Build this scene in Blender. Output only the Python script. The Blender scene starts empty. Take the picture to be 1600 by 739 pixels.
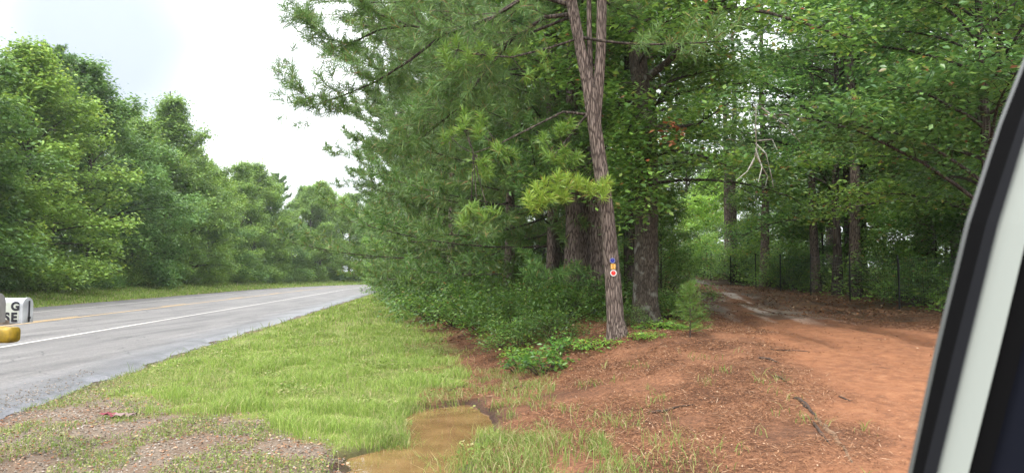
import bpy, math, random
import numpy as np
from mathutils import Vector, Matrix

# ------------------------------------------------------------------ camera, sky, sun, exposure
scene = bpy.context.scene
COL = scene.collection
R_ = math.radians
PITCH = R_(2.97)
CAMH = 1.6
cd = bpy.data.cameras.new('camera'); cam = bpy.data.objects.new('camera', cd); COL.objects.link(cam)
cam.location = (0, 0, CAMH); cam.rotation_euler = (R_(90) + PITCH, 0, 0)
cd.sensor_width = 36; cd.lens = 26.19; cd.clip_start = 0.05; cd.clip_end = 3000
cd.dof.use_dof = True; cd.dof.focus_distance = 14; cd.dof.aperture_fstop = 9.0
scene.camera = cam

SUN_EL, SUN_AZ = R_(58), R_(215)        # bright overcast; sun behind the camera, to the left
w = bpy.data.worlds.new('World'); scene.world = w; w.use_nodes = True
nt = w.node_tree; nt.nodes.clear()
def N(t, tree=None, **k):
    n = (tree or nt).nodes.new(t)
    for a, b in k.items(): setattr(n, a, b)
    return n
out = N('ShaderNodeOutputWorld'); bg = N('ShaderNodeBackground'); bg.inputs['Strength'].default_value = 0.12
sky = N('ShaderNodeTexSky', sky_type='NISHITA'); sky.sun_disc = False
sky.sun_elevation = SUN_EL; sky.sun_rotation = SUN_AZ; sky.air_density = 1.5; sky.dust_density = 3.0
tc = N('ShaderNodeTexCoord'); sep = N('ShaderNodeSeparateXYZ')
nt.links.new(tc.outputs['Generated'], sep.inputs[0])
grad = N('ShaderNodeValToRGB')             # an overcast sky is brighter overhead than at the horizon
e = grad.color_ramp.elements
e[0].position = 0.0; e[0].color = (0.40, 0.41, 0.42, 1)
e[1].position = 0.85; e[1].color = (0.97, 0.98, 1.0, 1)
nt.links.new(sep.outputs['Z'], grad.inputs['Fac'])
noi = N('ShaderNodeTexNoise'); noi.inputs['Scale'].default_value = 2.3; noi.inputs['Detail'].default_value = 4; noi.inputs['Roughness'].default_value = 0.45
mp = N('ShaderNodeMapping'); mp.inputs['Location'].default_value = (0.72, 0.1, 0.55); mp.inputs['Scale'].default_value = (1, 1, 1.6)
nt.links.new(tc.outputs['Generated'], mp.inputs['Vector']); nt.links.new(mp.outputs[0], noi.inputs['Vector'])
cr = N('ShaderNodeValToRGB'); e = cr.color_ramp.elements
e[0].position = 0.36; e[0].color = (0.8, 0.83, 0.88, 1); e[1].position = 0.56; e[1].color = (1, 1, 1, 1)
nt.links.new(noi.outputs['Fac'], cr.inputs['Fac'])
mul = N('ShaderNodeMix', data_type='RGBA', blend_type='MULTIPLY'); mul.inputs['Factor'].default_value = 1.0
nt.links.new(grad.outputs[0], mul.inputs['A']); nt.links.new(cr.outputs[0], mul.inputs['B'])
vs = N('ShaderNodeVectorMath', operation='SCALE'); vs.inputs['Scale'].default_value = 16.5
dst = N('ShaderNodeVectorMath', operation='DISTANCE'); dst.inputs[1].default_value = (-.475, .84, .27); nt.links.new(tc.outputs['Generated'], dst.inputs[0])
dn_ = N('ShaderNodeMath', operation='MULTIPLY_ADD'); dn_.inputs[1].default_value = -.34; nt.links.new(noi.outputs['Fac'], dn_.inputs[0]); nt.links.new(dst.outputs['Value'], dn_.inputs[2])
pr_ = N('ShaderNodeMapRange'); pr_.interpolation_type = 'SMOOTHSTEP'; pr_.inputs['From Min'].default_value = -.14; pr_.inputs['From Max'].default_value = .12; nt.links.new(dn_.outputs[0], pr_.inputs[0])
thin = N('ShaderNodeMix', data_type='RGBA'); thin.inputs['A'].default_value = (.27, .29, .33, 1); thin.inputs['B'].default_value = (1, 1, 1, 1); nt.links.new(pr_.outputs[0], thin.inputs['Factor'])
mul2 = N('ShaderNodeMix', data_type='RGBA', blend_type='MULTIPLY'); mul2.inputs['Factor'].default_value = 1.0; nt.links.new(mul.outputs['Result'], mul2.inputs['A']); nt.links.new(thin.outputs['Result'], mul2.inputs['B'])
nt.links.new(mul2.outputs['Result'], vs.inputs[0])
mx = N('ShaderNodeMix', data_type='RGBA'); mx.inputs['Factor'].default_value = 0.9
nt.links.new(sky.outputs[0], mx.inputs['A']); nt.links.new(vs.outputs[0], mx.inputs['B'])
nt.links.new(mx.outputs['Result'], bg.inputs['Color']); nt.links.new(bg.outputs[0], out.inputs['Surface'])

sl = bpy.data.lights.new('sun', 'SUN'); sl.energy = 1.7; sl.angle = R_(14); sl.color = (1, 0.96, 0.9)
so = bpy.data.objects.new('sun', sl); COL.objects.link(so)
d = Vector((math.sin(SUN_AZ) * math.cos(SUN_EL), math.cos(SUN_AZ) * math.cos(SUN_EL), math.sin(SUN_EL)))
so.rotation_euler = d.to_track_quat('Z', 'Y').to_euler(); so.location = (0, -10, 30)
scene.view_settings.view_transform = 'Standard'; scene.view_settings.look = 'None'
scene.view_settings.exposure = 1.45; scene.view_settings.gamma = 1
scene.view_settings.use_curve_mapping = False
scene.cycles.max_bounces = 7; scene.cycles.diffuse_bounces = 4; scene.cycles.transmission_bounces = 4
scene.cycles.glossy_bounces = 2; scene.cycles.transparent_max_bounces = 4
scene.cycles.sample_clamp_indirect = 6

# ------------------------------------------------------------------ small maths
def at(px, py, Y):
    """world point seen at pixel (px,py) of the 1600x739 photo, at depth Y"""
    dx, dz = (px - 800) / 1164, (369.5 - py) / 1164
    dy = math.cos(PITCH) - dz * math.sin(PITCH); dzz = math.sin(PITCH) + dz * math.cos(PITCH)
    s = Y / dy
    return Vector((dx * s, Y, CAMH + dzz * s))

_tab = np.random.default_rng(7).random((256, 256))
def vnoise(x, y):
    x = np.asarray(x, float); y = np.asarray(y, float)
    xi = np.floor(x).astype(int); yi = np.floor(y).astype(int); fx = x - xi; fy = y - yi
    fx = fx * fx * (3 - 2 * fx); fy = fy * fy * (3 - 2 * fy)
    a = _tab[xi & 255, yi & 255]; b = _tab[(xi + 1) & 255, yi & 255]; c = _tab[xi & 255, (yi + 1) & 255]; d = _tab[(xi + 1) & 255, (yi + 1) & 255]
    return (a * (1 - fx) + b * fx) * (1 - fy) + (c * (1 - fx) + d * fx) * fy
def fbm(x, y, o=4):
    s = 0; a = 0.5; t = 0
    for i in range(o):
        s = s + a * vnoise(np.asarray(x) * 2 ** i + 17 * i, np.asarray(y) * 2 ** i + 31 * i); t += a; a *= 0.5
    return s / t
def ss(t): t = np.clip(t, 0, 1); return t * t * (3 - 2 * t)

# ------------------------------------------------------------------ the lie of the land
def x_white(Y):
    Y = np.asarray(Y, float)
    return -9.15 - 0.108 * Y + 0.0032 * np.maximum(Y - 78, 0) ** 2
def x_edge(Y):
    return x_white(Y) + 3.85 + np.interp(Y, [0, 8, 14, 20], [0.35, 0.35, 0.1, 0])
def x_far(Y): return x_white(Y) - 10.4
def x_tree(Y): return x_white(Y) - 16.5
def xb(Y):
    Y = np.asarray(Y, float)
    near = np.interp(Y, [-40, 5, 8, 10, 12, 15, 20, 30, 46, 70, 100], [3, 0.0, -0.1, -0.35, -0.55, -1.0, -2.0, -4.2, -7.3, -9.7, -11.5])
    return np.where(Y > 90, np.maximum(near, x_edge(Y) + 2.5), near)
def Hp(Y): return np.interp(Y, [-30, 3, 6, 9, 12, 19, 27.8, 34, 41.6, 49, 70, 200], [0, 0, .12, .38, .62, .68, .97, 1.13, 1.5, 1.7, 2.2, 2.4])
def puddle(x, y):
    """>0 inside the puddles"""
    n = (fbm(x * 3.4 + 5, y * 2.6 + 9, 4) - .5) * 1.5
    a = 1 - np.sqrt(((x + .70) / .56) ** 2 + ((y - 8.55) / 1.25) ** 2)
    b = 1 - np.sqrt(((x + .90) / .64) ** 2 + ((y - 6.55) / .80) ** 2)
    a = np.maximum(a, .55 - np.sqrt(((x + .72) / .75) ** 2 + ((y - 7.4) / 1.5) ** 2))
    return np.maximum(a, b) + n * .5
WATER = -0.075
def hz(x, y):
    x = np.asarray(x, float); y = np.asarray(y, float)
    b = xb(y)
    wdt = np.interp(y, [0, 8, 14, 30], [4.5, 3.2, 2.4, 3.0])
    z = ss((x - b) / wdt) * Hp(y)
    z = z - 0.07 * np.exp(-((x - b + .7) / .9) ** 2) * ss((x - x_edge(y)) / 1.5)   # shallow swale beside the verge
    z = z - 0.14 * ss(puddle(x, y) * 1.8 + .25) * (1 - ss((x - b - .3) / .6))
    z = z + 0.75 * ss((x_far(y) - x) / 8.5)
    offroad = ss((x - x_edge(y)) / .8) + ss((x_far(y) - x) / .8)
    z = z + offroad * (fbm(x * .8, y * .8, 4) - .5) * .10 + offroad * (fbm(x * 4, y * 4, 3) - .5) * .03 * (np.abs(x) < 30)
    tc_ = np.interp(y, [0, 5, 9, 14, 25, 38, 60], [5, 5.2, 5.7, 5.2, 7.2, 8.6, 8.7])      # wheel ruts worn into the clay
    rut = np.exp(-((x - tc_ - .8) / .2) ** 2) + np.exp(-((x - tc_ + .8) / .2) ** 2)
    z = z - .045 * rut * ss((fbm(x * .7, y * .5 + 2, 3) - .35) / .2) * (y > 3) * (y < 50)
    z = z + 0.03 * offroad
    return z - 0.045 * (1 - np.clip(offroad, 0, 1))
def H1(x, y): return float(hz(x, y))

def gravel_mask(x, y):
    f = np.interp(x, [-8, -6.2, -5.2, -4.2, -3.3, -2.4, -1.5, -.6], [13, 11.6, 10.6, 9.7, 8.7, 7.8, 7.15, 6.0])
    return ss((f + (fbm(x * 1.1, y * .9, 4) - .5) * 3.4 - y) / 1.1 + .5)
def track_mask(x, y):
    l = np.interp(y, [0, 5, 9, 14, 25, 38, 60], [1.2, 1.8, 2.9, 3.9, 6.3, 7.7, 7.7]); r = np.interp(y, [0, 9, 12, 15, 20, 25, 38, 60], [9, 8.8, 7.3, 6.6, 7.0, 8.3, 9.4, 9.5])
    n = (fbm(x * .9 + 3, y * .9, 4) - .5) * 1.6
    return ss((x - l + n) / 1.0) * ss((r - x + n) / .9)
def grass_mask(x, y):
    """1 on the mown verge, 0 on dirt / road"""
    e = x_edge(y) + .05 + (fbm(x * 2, y * 2, 2) - .5) * .3
    n = (fbm(x * 1.1, y * .7, 4) - .5) * 2.4
    b = xb(y) - np.interp(y, [7, 11, 18, 40], [.5, .35, .1, -.5]) + n * .8
    near = ss((x - e) / .35) * ss((b - x) / 1.0 + .4) * (1 - gravel_mask(x, y))
    far = ss((x_far(y) - x) / .4) * ss((x - x_tree(y) + 4) / 2)
    return np.maximum(near, far)

# ------------------------------------------------------------------ mesh building
class MB:
    def __init__(s): s.v = []; s.q = []; s.t = []; s.qm = []; s.tm = []; s.n = 0
    def add(s, v, quads=None, tris=None, m=0):
        v = np.asarray(v, np.float32).reshape(-1, 3)
        if quads is not None and len(quads): s.q.append(np.asarray(quads, np.int32).reshape(-1, 4) + s.n); s.qm.append(np.full(len(quads), m, np.int32))
        if tris is not None and len(tris): s.t.append(np.asarray(tris, np.int32).reshape(-1, 3) + s.n); s.tm.append(np.full(len(tris), m, np.int32))
        s.v.append(v); s.n += len(v)
    def mesh(s, name, mats, smooth=False):
        me = bpy.data.meshes.new(name)
        v = np.concatenate(s.v) if s.v else np.zeros((0, 3), np.float32)
        q = np.concatenate(s.q) if s.q else np.zeros((0, 4), np.int32); t = np.concatenate(s.t) if s.t else np.zeros((0, 3), np.int32)
        me.vertices.add(len(v)); me.vertices.foreach_set('co', v.ravel())
        me.loops.add(q.size + t.size); me.loops.foreach_set('vertex_index', np.concatenate([q.ravel(), t.ravel()]))
        me.polygons.add(len(q) + len(t))
        ls = np.concatenate([np.arange(len(q)) * 4, q.size + np.arange(len(t)) * 3]).astype(np.int32)
        me.polygons.foreach_set('loop_start', ls)
        me.polygons.foreach_set('material_index', np.concatenate([*(s.qm or [np.zeros(0, np.int32)]), *(s.tm or [np.zeros(0, np.int32)])]).astype(np.int32))
        me.polygons.foreach_set('use_smooth', np.full(len(q) + len(t), smooth, bool))
        me.update(calc_edges=True)
        for m in (mats if isinstance(mats, (list, tuple)) else [mats]): me.materials.append(m)
        return me
def mkobj(name, me, parent=None, loc=None):
    o = bpy.data.objects.new(name, me); COL.objects.link(o)
    if parent: o.parent = parent
    if loc is not None: o.location = loc
    return o
def tag(o, label=None, cat=None, group=None, kind=None, color=None):
    if label: o['label'] = label
    if cat: o['category'] = cat
    if group: o['group'] = group
    if kind: o['kind'] = kind
    return o
def empty(name, loc, rz=0):
    o = bpy.data.objects.new(name, None); COL.objects.link(o); o.location = loc; o.rotation_euler = (0, 0, rz); o.empty_display_size = .3
    return o
def copy_tree(o, parent=None):
    c = o.copy(); COL.objects.link(c)
    if parent: c.parent = parent
    for ch in list(o.children): copy_tree(ch, c)
    return c

def tube(mb, pts, rad, sides=8, m=0, rough=0, cap=False, rng=None):
    pts = np.asarray(pts, float); n = len(pts); rad = np.broadcast_to(np.asarray(rad, float), (n,))
    tan = np.gradient(pts, axis=0); tan /= np.linalg.norm(tan, axis=1, keepdims=True) + 1e-9
    up = np.tile(np.array([0, 0, 1.0]), (n, 1)); 
    if abs(tan[:, 2]).mean() > .75: up = np.tile(np.array([0, 1.0, 0]), (n, 1))
    a = np.cross(up, tan); a /= np.linalg.norm(a, axis=1, keepdims=True) + 1e-9; b = np.cross(tan, a)
    th = np.arange(sides) / sides * 2 * np.pi
    rr = rad[:, None] * np.ones(sides)[None]
    if rough: rr = rr * (1 + rough * (rng.random((n, sides)) - .5))
    v = pts[:, None] + rr[..., None] * (np.cos(th)[None, :, None] * a[:, None] + np.sin(th)[None, :, None] * b[:, None])
    i = np.arange(n - 1)[:, None] * sides; j = np.arange(sides)[None]; k = (j + 1) % sides
    q = np.stack([i + j, i + k, i + sides + k, i + sides + j], -1).reshape(-1, 4)
    v = v.reshape(-1, 3); tr = None
    if cap:
        v = np.vstack([v, pts[0], pts[-1]]); c0 = n * sides
        tr = [(c0, (x + 1) % sides, x) for x in range(sides)] + [(c0 + 1, (n - 1) * sides + x, (n - 1) * sides + (x + 1) % sides) for x in range(sides)]
    mb.add(v, q, tr, m)
def box(mb, c, s, m=0, R=None):
    v = np.array([[x, y, z] for z in (-.5, .5) for y in (-.5, .5) for x in (-.5, .5)]) * np.array(s)
    if R is not None: v = v @ np.array(R).T
    mb.add(v + np.array(c), [(0, 2, 3, 1), (4, 5, 7, 6), (0, 1, 5, 4), (2, 6, 7, 3), (0, 4, 6, 2), (1, 3, 7, 5)], None, m)
def nrm(v): return v / (np.linalg.norm(v, axis=-1, keepdims=True) + 1e-9)
def leaves(mb, c, nn, rng, size, wid=.6, m=0, fold=.12, jit=.35):
    """rhombic leaves: c centres, nn normals"""
    n = len(c); nn = nrm(nn)
    r = nrm(rng.normal(size=(n, 3))); d = nrm(np.cross(nn, r)); s = np.cross(nn, d)
    L = (np.asarray(size) * (1 + jit * (rng.random(n) - .5) * 2))[:, None] * .5
    a = c - d * L; b = c + d * L * 1.05
    l = c + s * L * wid + nn * L * fold - d * L * .1; q = c - s * L * wid + nn * L * fold - d * L * .1
    v = np.stack([a, l, b, q], 1).reshape(-1, 3)
    mb.add(v, np.arange(n * 4).reshape(-1, 4), None, m)
def needles(mb, p, d, rng, L, wid, K, m=0, spread=(25, 95)):
    """needle tufts at p pointing d: each needle one narrow triangle"""
    n = len(p); d = nrm(d)
    P = np.repeat(p, K, 0); D = np.repeat(d, K, 0)
    r = nrm(np.cross(D, rng.normal(size=D.shape)))
    th = np.radians(rng.uniform(spread[0], spread[1], n * K))[:, None]
    nd = nrm(D * np.cos(th) + r * np.sin(th) + np.array([0, 0, .10])); ll = (L * rng.uniform(.7, 1.1, n * K))[:, None]
    P = P - D * (rng.random((n * K, 1)) * L * .9)
    sd = nrm(np.cross(nd, rng.normal(size=nd.shape))) * wid * .5
    mid = P + nd * ll * .5 - np.array([0, 0, .02]) * ll
    tip = P + nd * ll - np.array([0, 0, .10]) * ll
    v = np.stack([P - sd * .6, P + sd * .6, mid + sd, mid - sd, tip], 1).reshape(-1, 3)
    i = np.arange(n * K)[:, None] * 5
    mb.add(v, i + np.array([[0, 1, 2, 3]]), i + np.array([[3, 2, 4]]), m)

# ------------------------------------------------------------------ materials
def mat(name, rough=.8, spec=.3):
    m = bpy.data.materials.new(name); m.use_nodes = True; t = m.node_tree
    b = t.nodes['Principled BSDF']; b.inputs['Roughness'].default_value = rough; b.inputs['Specular IOR Level'].default_value = spec
    return m, t, b
def plain(name, col, rough=.7, spec=.3, metal=0, var=0, scale=20, bump=0):
    m, t, b = mat(name, rough, spec); b.inputs['Metallic'].default_value = metal
    b.inputs['Base Color'].default_value = (*col, 1)
    if var:
        no = N('ShaderNodeTexNoise', t); no.inputs['Scale'].default_value = scale; no.inputs['Detail'].default_value = 5
        co = N('ShaderNodeTexCoord', t); t.links.new(co.outputs['Object'], no.inputs['Vector'])
        r = N('ShaderNodeValToRGB', t); r.color_ramp.elements[0].position = .35; r.color_ramp.elements[1].position = .65
        r.color_ramp.elements[0].color = (*[c * (1 - var) for c in col], 1); r.color_ramp.elements[1].color = (*[min(1, c * (1 + var * .5)) for c in col], 1)
        t.links.new(no.outputs['Fac'], r.inputs[0]); t.links.new(r.outputs[0], b.inputs['Base Color'])
        if bump:
            bp = N('ShaderNodeBump', t); bp.inputs['Strength'].default_value = bump; bp.inputs['Distance'].default_value = .01
            t.links.new(no.outputs['Fac'], bp.inputs['Height']); t.links.new(bp.outputs[0], b.inputs['Normal'])
    return m
def leafmat(name, stops, rough=.5, spec=.35, transl=.28, objcol=True):
    """colour picked per leaf (random per island), tinted per tree by the object's own colour"""
    m, t, b = mat(name, rough, spec)
    g = N('ShaderNodeNewGeometry', t); r = N('ShaderNodeValToRGB', t)
    els = r.color_ramp.elements
    while len(els) < len(stops): els.new(.5)
    for i, (p, c) in enumerate(stops): els[i].position = p; els[i].color = (*c, 1)
    t.links.new(g.outputs['Random Per Island'], r.inputs[0]); src = r.outputs[0]
    if objcol:
        oi = N('ShaderNodeObjectInfo', t); mm = N('ShaderNodeMix', t, data_type='RGBA', blend_type='MULTIPLY'); mm.inputs['Factor'].default_value = 1
        t.links.new(src, mm.inputs['A']); t.links.new(oi.outputs['Color'], mm.inputs['B']); src = mm.outputs['Result']
    t.links.new(src, b.inputs['Base Color'])
    tr = N('ShaderNodeBsdfTranslucent', t); ms = N('ShaderNodeMixShader', t); ms.inputs[0].default_value = transl
    hs = N('ShaderNodeHueSaturation', t); hs.inputs['Value'].default_value = 1.5; hs.inputs['Hue'].default_value = .485
    t.links.new(src, hs.inputs['Color']); t.links.new(hs.outputs[0], tr.inputs[0])
    t.links.new(b.outputs[0], ms.inputs[1]); t.links.new(tr.outputs[0], ms.inputs[2])
    t.links.new(ms.outputs[0], t.nodes['Material Output'].inputs['Surface'])
    return m
M_leaf = leafmat('broad_leaf', [(0, (.075, .15, .035)), (.5, (.115, .215, .05)), (.85, (.155, .27, .06)), (1, (.22, .30, .08))])
M_leafnear = leafmat('near_leaf', [(0, (.05, .12, .024)), (.55, (.10, .21, .036)), (.94, (.20, .33, .06)), (.985, (.26, .25, .06)), (1, (.3, .10, .04))], rough=.38, spec=.5, transl=.38)  # wide spread from dark to light puts leaf highlights into the colour
M_needle = leafmat('pine_needle', [(0, (.055, .12, .03)), (.6, (.10, .19, .042)), (.93, (.15, .24, .055)), (1, (.25, .14, .055))], rough=.45, spec=.4, transl=.2)
M_needle_b = leafmat('young_needle', [(0, (.12, .19, .03)), (.7, (.2, .27, .045)), (.95, (.26, .30, .06)), (1, (.3, .15, .05))], rough=.45, spec=.35, transl=.3)
M_grass = leafmat('grass_blade', [(0, (.10, .16, .035)), (.4, (.185, .28, .05)), (.78, (.25, .345, .07)), (.9, (.32, .33, .13)), (1, (.42, .36, .2))], rough=.6, spec=.25, transl=.3, objcol=False)
M_weed = leafmat('weed_blade', [(0, (.09, .15, .03)), (.5, (.14, .2, .04)), (.8, (.22, .24, .08)), (1, (.34, .29, .16))], rough=.6, spec=.2, transl=.3, objcol=False)
M_litter = leafmat('fallen_litter', [(0, (.06, .027, .014)), (.5, (.16, .072, .036)), (.85, (.25, .125, .062)), (.97, (.34, .21, .13)), (1, (.42, .31, .21))], rough=.8, spec=.15, transl=.05, objcol=False)
M_dead = leafmat('dead_leaf', [(0, (.16, .05, .02)), (1, (.38, .17, .08))], rough=.7, spec=.2, transl=.2, objcol=False)

def bark(name, dark, light, sx=16, sz=2.2, lichen=0):
    m, t, b = mat(name, .9, .15)
    co = N('ShaderNodeTexCoord', t); mpn = N('ShaderNodeMapping', t); mpn.inputs['Scale'].default_value = (sx, sx, sz)
    t.links.new(co.outputs['Object'], mpn.inputs[0])
    vo = N('ShaderNodeTexVoronoi', t, feature='DISTANCE_TO_EDGE'); vo.inputs['Scale'].default_value = 1.0
    no = N('ShaderNodeTexNoise', t); no.inputs['Scale'].default_value = 1.6; no.inputs['Detail'].default_value = 8; no.inputs['Roughness'].default_value = .65
    dn = N('ShaderNodeVectorMath', t, operation='MULTIPLY_ADD'); dn.inputs[1].default_value = (.9, .9, .9)
    t.links.new(mpn.outputs[0], no.inputs['Vector']); t.links.new(no.outputs['Color'], dn.inputs[0]); t.links.new(mpn.outputs[0], dn.inputs[2])
    t.links.new(dn.outputs[0], vo.inputs['Vector'])
    sm = N('ShaderNodeMapRange', t); sm.inputs['From Max'].default_value = .22; t.links.new(vo.outputs['Distance'], sm.inputs[0])
    mu = N('ShaderNodeMath', t, operation='MULTIPLY'); t.links.new(sm.outputs[0], mu.inputs[0]); t.links.new(no.outputs['Fac'], mu.inputs[1])
    r = N('ShaderNodeValToRGB', t); r.color_ramp.elements[0].color = (*dark, 1); r.color_ramp.elements[1].color = (*light, 1)
    r.color_ramp.elements[0].position = .1; r.color_ramp.elements[1].position = .62
    t.links.new(mu.outputs[0], r.inputs[0]); src = r.outputs[0]
    if lichen:
        n2 = N('ShaderNodeTexNoise', t); n2.inputs['Scale'].default_value = 5; n2.inputs['Detail'].default_value = 6; t.links.new(co.outputs['Object'], n2.inputs['Vector'])
        r2 = N('ShaderNodeValToRGB', t); r2.color_ramp.elements[0].position = .56; r2.color_ramp.elements[1].position = .66
        t.links.new(n2.outputs['Fac'], r2.inputs[0]); m2 = N('ShaderNodeMix', t, data_type='RGBA'); m2.inputs['B'].default_value = (.30, .31, .27, 1)
        sc_ = N('ShaderNodeMath', t, operation='MULTIPLY'); sc_.inputs[1].default_value = lichen; t.links.new(r2.outputs[0], sc_.inputs[0])
        t.links.new(sc_.outputs[0], m2.inputs['Factor']); t.links.new(src, m2.inputs['A']); src = m2.outputs['Result']
    t.links.new(src, b.inputs['Base Color'])
    bp = N('ShaderNodeBump', t); bp.inputs['Strength'].default_value = .9; bp.inputs['Distance'].default_value = .025
    t.links.new(mu.outputs[0], bp.inputs['Height']); t.links.new(bp.outputs[0], b.inputs['Normal'])
    return m
M_pinebark = bark('pine_bark', (.05, .036, .03), (.235, .185, .155), 34, 4.5)
M_oakbark = bark('mossy_bark', (.03, .024, .017), (.10, .08, .06), 34, 7, .35)
M_darkbark = bark('dark_bark', (.025, .02, .016), (.10, .08, .065))
M_deadwood = plain('dead_wood', (.36, .34, .30), .9, .1, var=.4, scale=30)
M_stick = plain('wet_stick', (.045, .03, .022), .8, .3, var=.4, scale=30)

# ---- ground material driven by where grass, gravel and trodden clay lie
def ground_mat():
    m, t, b = mat('ground_soil', .85, .25)
    L = t.links.new
    at1 = N('ShaderNodeAttribute', t, attribute_name='cover'); at2 = N('ShaderNodeAttribute', t, attribute_name='soil')
    s1 = N('ShaderNodeSeparateColor', t); s2 = N('ShaderNodeSeparateColor', t); L(at1.outputs['Color'], s1.inputs[0]); L(at2.outputs['Color'], s2.inputs[0])
    geo = N('ShaderNodeNewGeometry', t)
    def noise(scale, detail=6, rough=.6):
        n = N('ShaderNodeTexNoise', t); n.inputs['Scale'].default_value = scale; n.inputs['Detail'].default_value = detail; n.inputs['Roughness'].default_value = rough
        L(geo.outputs['Position'], n.inputs['Vector']); return n
    def ramp(src, stops):
        r = N('ShaderNodeValToRGB', t); els = r.color_ramp.elements
        while len(els) < len(stops): els.new(.5)
        for i, (p, c) in enumerate(stops): els[i].position = p; els[i].color = (*c, 1)
        L(src, r.inputs[0]); return r.outputs[0]
    def mixc(f, a, b_):
        x = N('ShaderNodeMix', t, data_type='RGBA'); 
        if isinstance(f, float): x.inputs['Factor'].default_value = f
        else: L(f, x.inputs['Factor'])
        L(a, x.inputs['A']); L(b_, x.inputs['B']); return x.outputs['Result']
    big = noise(1.3, 8, .62); fine = noise(28, 8, .75); mid = noise(7, 6, .6)
    fineh = noise(80, 4, .7)
    litter = ramp(fine.outputs['Fac'], [(.30, (.05, .024, .013)), (.47, (.135, .06, .030)), (.6, (.215, .10, .05)), (.74, (.31, .18, .105))])
    clay = ramp(mid.outputs['Fac'], [(.28, (.12, .05, .024)), (.5, (.205, .083, .037)), (.72, (.26, .12, .058))])
    clay = mixc(ramp(fine.outputs['Fac'], [(.4, (.35,) * 3), (.6, (0,) * 3)]), clay, ramp(big.outputs['Fac'], [(.4, (.09, .04, .02)), (.6, (.19, .08, .035))]))
    leafl = ramp(big.outputs['Fac'], [(.38, (.52, .49, .47)), (.6, (1.1, 1.08, 1.05))])
    lm = N('ShaderNodeMix', t, data_type='RGBA', blend_type='MULTIPLY'); lm.inputs['Factor'].default_value = 1; L(litter, lm.inputs['A']); L(leafl, lm.inputs['B']); litter = lm.outputs['Result']
    gravel = ramp(fineh.outputs['Fac'], [(.32, (.05, .038, .026)), (.5, (.155, .115, .082)), (.68, (.28, .23, .18))]); gravel = mixc(ramp(big.outputs['Fac'], [(.42, (.5,) * 3), (.56, (0,) * 3)]), gravel, ramp(fine.outputs['Fac'], [(.35, (.07, .04, .022)), (.65, (.17, .10, .058))]))
    grassc = ramp(mid.outputs['Fac'], [(.3, (.11, .11, .035)), (.7, (.20, .24, .055))])
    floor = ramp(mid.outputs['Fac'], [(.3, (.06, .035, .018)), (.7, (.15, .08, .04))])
    pale = ramp(mid.outputs['Fac'], [(.3, (.32, .24, .19)), (.7, (.55, .47, .42))])
    c = mixc(s2.outputs['Red'], litter, clay)          # trodden track
    c = mixc(s2.outputs['Green'], c, pale)             # pale streaks
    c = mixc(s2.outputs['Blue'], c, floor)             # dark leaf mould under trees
    c = mixc(s1.outputs['Green'], c, gravel)
    c = mixc(s1.outputs['Red'], c, grassc)
    wet = N('ShaderNodeMix', t, data_type='RGBA', blend_type='MULTIPLY'); L(s1.outputs['Blue'], wet.inputs['Factor']); L(c, wet.inputs['A']); wet.inputs['B'].default_value = (.32, .27, .24, 1)
    L(wet.outputs['Result'], b.inputs['Base Color'])
    rr = N('ShaderNodeMapRange', t); rr.inputs['To Min'].default_value = .85; rr.inputs['To Max'].default_value = .35; L(s1.outputs['Blue'], rr.inputs[0]); L(rr.outputs[0], b.inputs['Roughness'])
    add = N('ShaderNodeMath', t, operation='ADD'); L(fine.outputs['Fac'], add.inputs[0]); L(mid.outputs['Fac'], add.inputs[1])
    bp = N('ShaderNodeBump', t); bp.inputs['Strength'].default_value = .8; bp.inputs['Distance'].default_value = .03; L(add.outputs[0], bp.inputs['Height']); L(bp.outputs[0], b.inputs['Normal'])
    return m
M_ground = ground_mat()

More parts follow.
